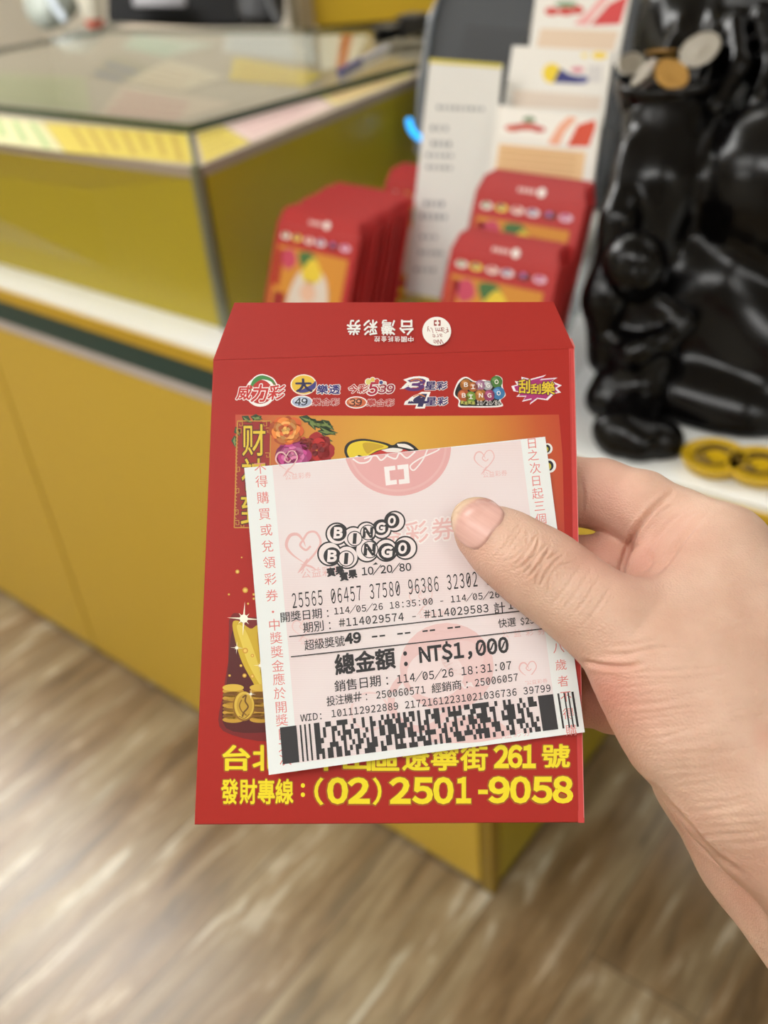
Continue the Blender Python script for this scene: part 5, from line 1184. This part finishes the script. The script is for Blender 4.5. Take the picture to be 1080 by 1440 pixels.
ho = obj('skin', to_world(HV2), HQ, skin_mat(), hand, smooth=True)
at_ = ho.data.attributes.new('flush', 'FLOAT', 'POINT'); at_.data.foreach_set('value', np.clip(red, 0, 1).astype(np.float32))
# the thumb nail: a thin curved plate following the thumb
nq = np.array([(640, 712), (686, 699), (713, 727), (666, 774)], float)      # tip left, tip right, root right, root left
def on_hand(x, y):
    r = np.stack([(x - 540) / F, -(y - 720) / F, -np.ones_like(x)], -1); t = np.full(len(x), .262); top_ = float(plane_depth(0, 740)) - .009
    for _ in range(80): t = np.minimum(t + hand_fn((r * t[:, None]).astype(np.float32)) * .6, top_)
    return r * t[:, None]
NA, NB = 18, 18; gg = []
ring_ = [(637, 745), (634.5, 730), (640, 714), (652, 704), (668, 699.5), (686, 701.5), (698, 708), (709, 719), (707, 733), (697, 744), (689, 756), (680, 767), (668, 773.5), (654, 768), (644, 758)]
rg = spline(ring_, 4, True)[:-1]; cen = rg.mean(0); Kn = len(rg)
levels = (.0, .2, .4, .55, .65, .75, .85, .93, 1.0)
pts = [cen] + [cen + (p - cen) * l_ for l_ in levels[1:] for p in rg]; pts = np.array(pts)
b3 = on_hand(pts[:, 0], pts[:, 1]); e_ = 2e-4
def grad(p):
    g = np.stack([hand_fn((p + np.eye(3)[k] * e_).astype(np.float32)) - hand_fn((p - np.eye(3)[k] * e_).astype(np.float32)) for k in range(3)], -1); return g / (np.linalg.norm(g, axis=1)[:, None] + 1e-9)
gn = grad(b3); ht = np.array([.0009] + [h for l_, h in zip(levels[1:], (.00092, .00091, .0009, .00088, .00085, .0008, .0007, -.0003)) for _ in range(Kn)])
nv = to_world(b3 + gn * ht[:, None]); nf = [(0, 1 + i, 1 + (i + 1) % Kn) for i in range(Kn)]
for l_ in range(len(levels) - 2): nf += [(1 + l_ * Kn + i, 1 + (l_ + 1) * Kn + i, 1 + (l_ + 1) * Kn + (i + 1) % Kn, 1 + l_ * Kn + (i + 1) % Kn) for i in range(Kn)]
def nail_mat():
    m = bpy.data.materials.new('thumb_nail'); nt, b = nodes_of(m); N = nt.nodes.new; L = nt.links.new
    at = N('ShaderNodeAttribute'); at.attribute_name = 'free_edge'; tc = N('ShaderNodeTexCoord')
    m0 = N('ShaderNodeMapping'); m0.inputs['Rotation'].default_value = (0, 0, .6435); L(tc.outputs['Object'], m0.inputs[0]); mp = N('ShaderNodeMapping'); mp.inputs['Scale'].default_value = (60, 900, 60); L(m0.outputs[0], mp.inputs[0])
    nz = N('ShaderNodeTexNoise'); nz.inputs['Scale'].default_value = 1; L(mp.outputs[0], nz.inputs[0])
    r = N('ShaderNodeValToRGB'); e = r.color_ramp.elements; e[0].position = .3; e[0].color = (*lin((212, 164, 152)), 1); e[1].position = .7; e[1].color = (*lin((222, 178, 166)), 1); L(nz.outputs['Fac'], r.inputs[0])
    mx = N('ShaderNodeMix'); mx.data_type = 'RGBA'; mx.inputs[7].default_value = (*lin((226, 200, 168)), 1); L(at.outputs['Fac'], mx.inputs[0]); L(r.outputs[0], mx.inputs[6]); L(mx.outputs[2], b.inputs['Base Color'])
    b.inputs['Roughness'].default_value = .3; b.inputs['Specular IOR Level'].default_value = .5
    return m
no = obj('thumbnail', nv, nf, nail_mat(), hand, smooth=True, label='pink thumb nail with a pale free edge')
rr_ = (pts - cen) @ np.array([-.80, -.60]); lat = (pts - cen) @ np.array([-.60, .80])
fe = np.clip((rr_ + lat ** 2 * .010 - 21) / 5, 0, 1) * .85
at2 = no.data.attributes.new('free_edge', 'FLOAT', 'POINT'); at2.data.foreach_set('value', fe.astype(np.float32))
bpy.context.view_layer.update()
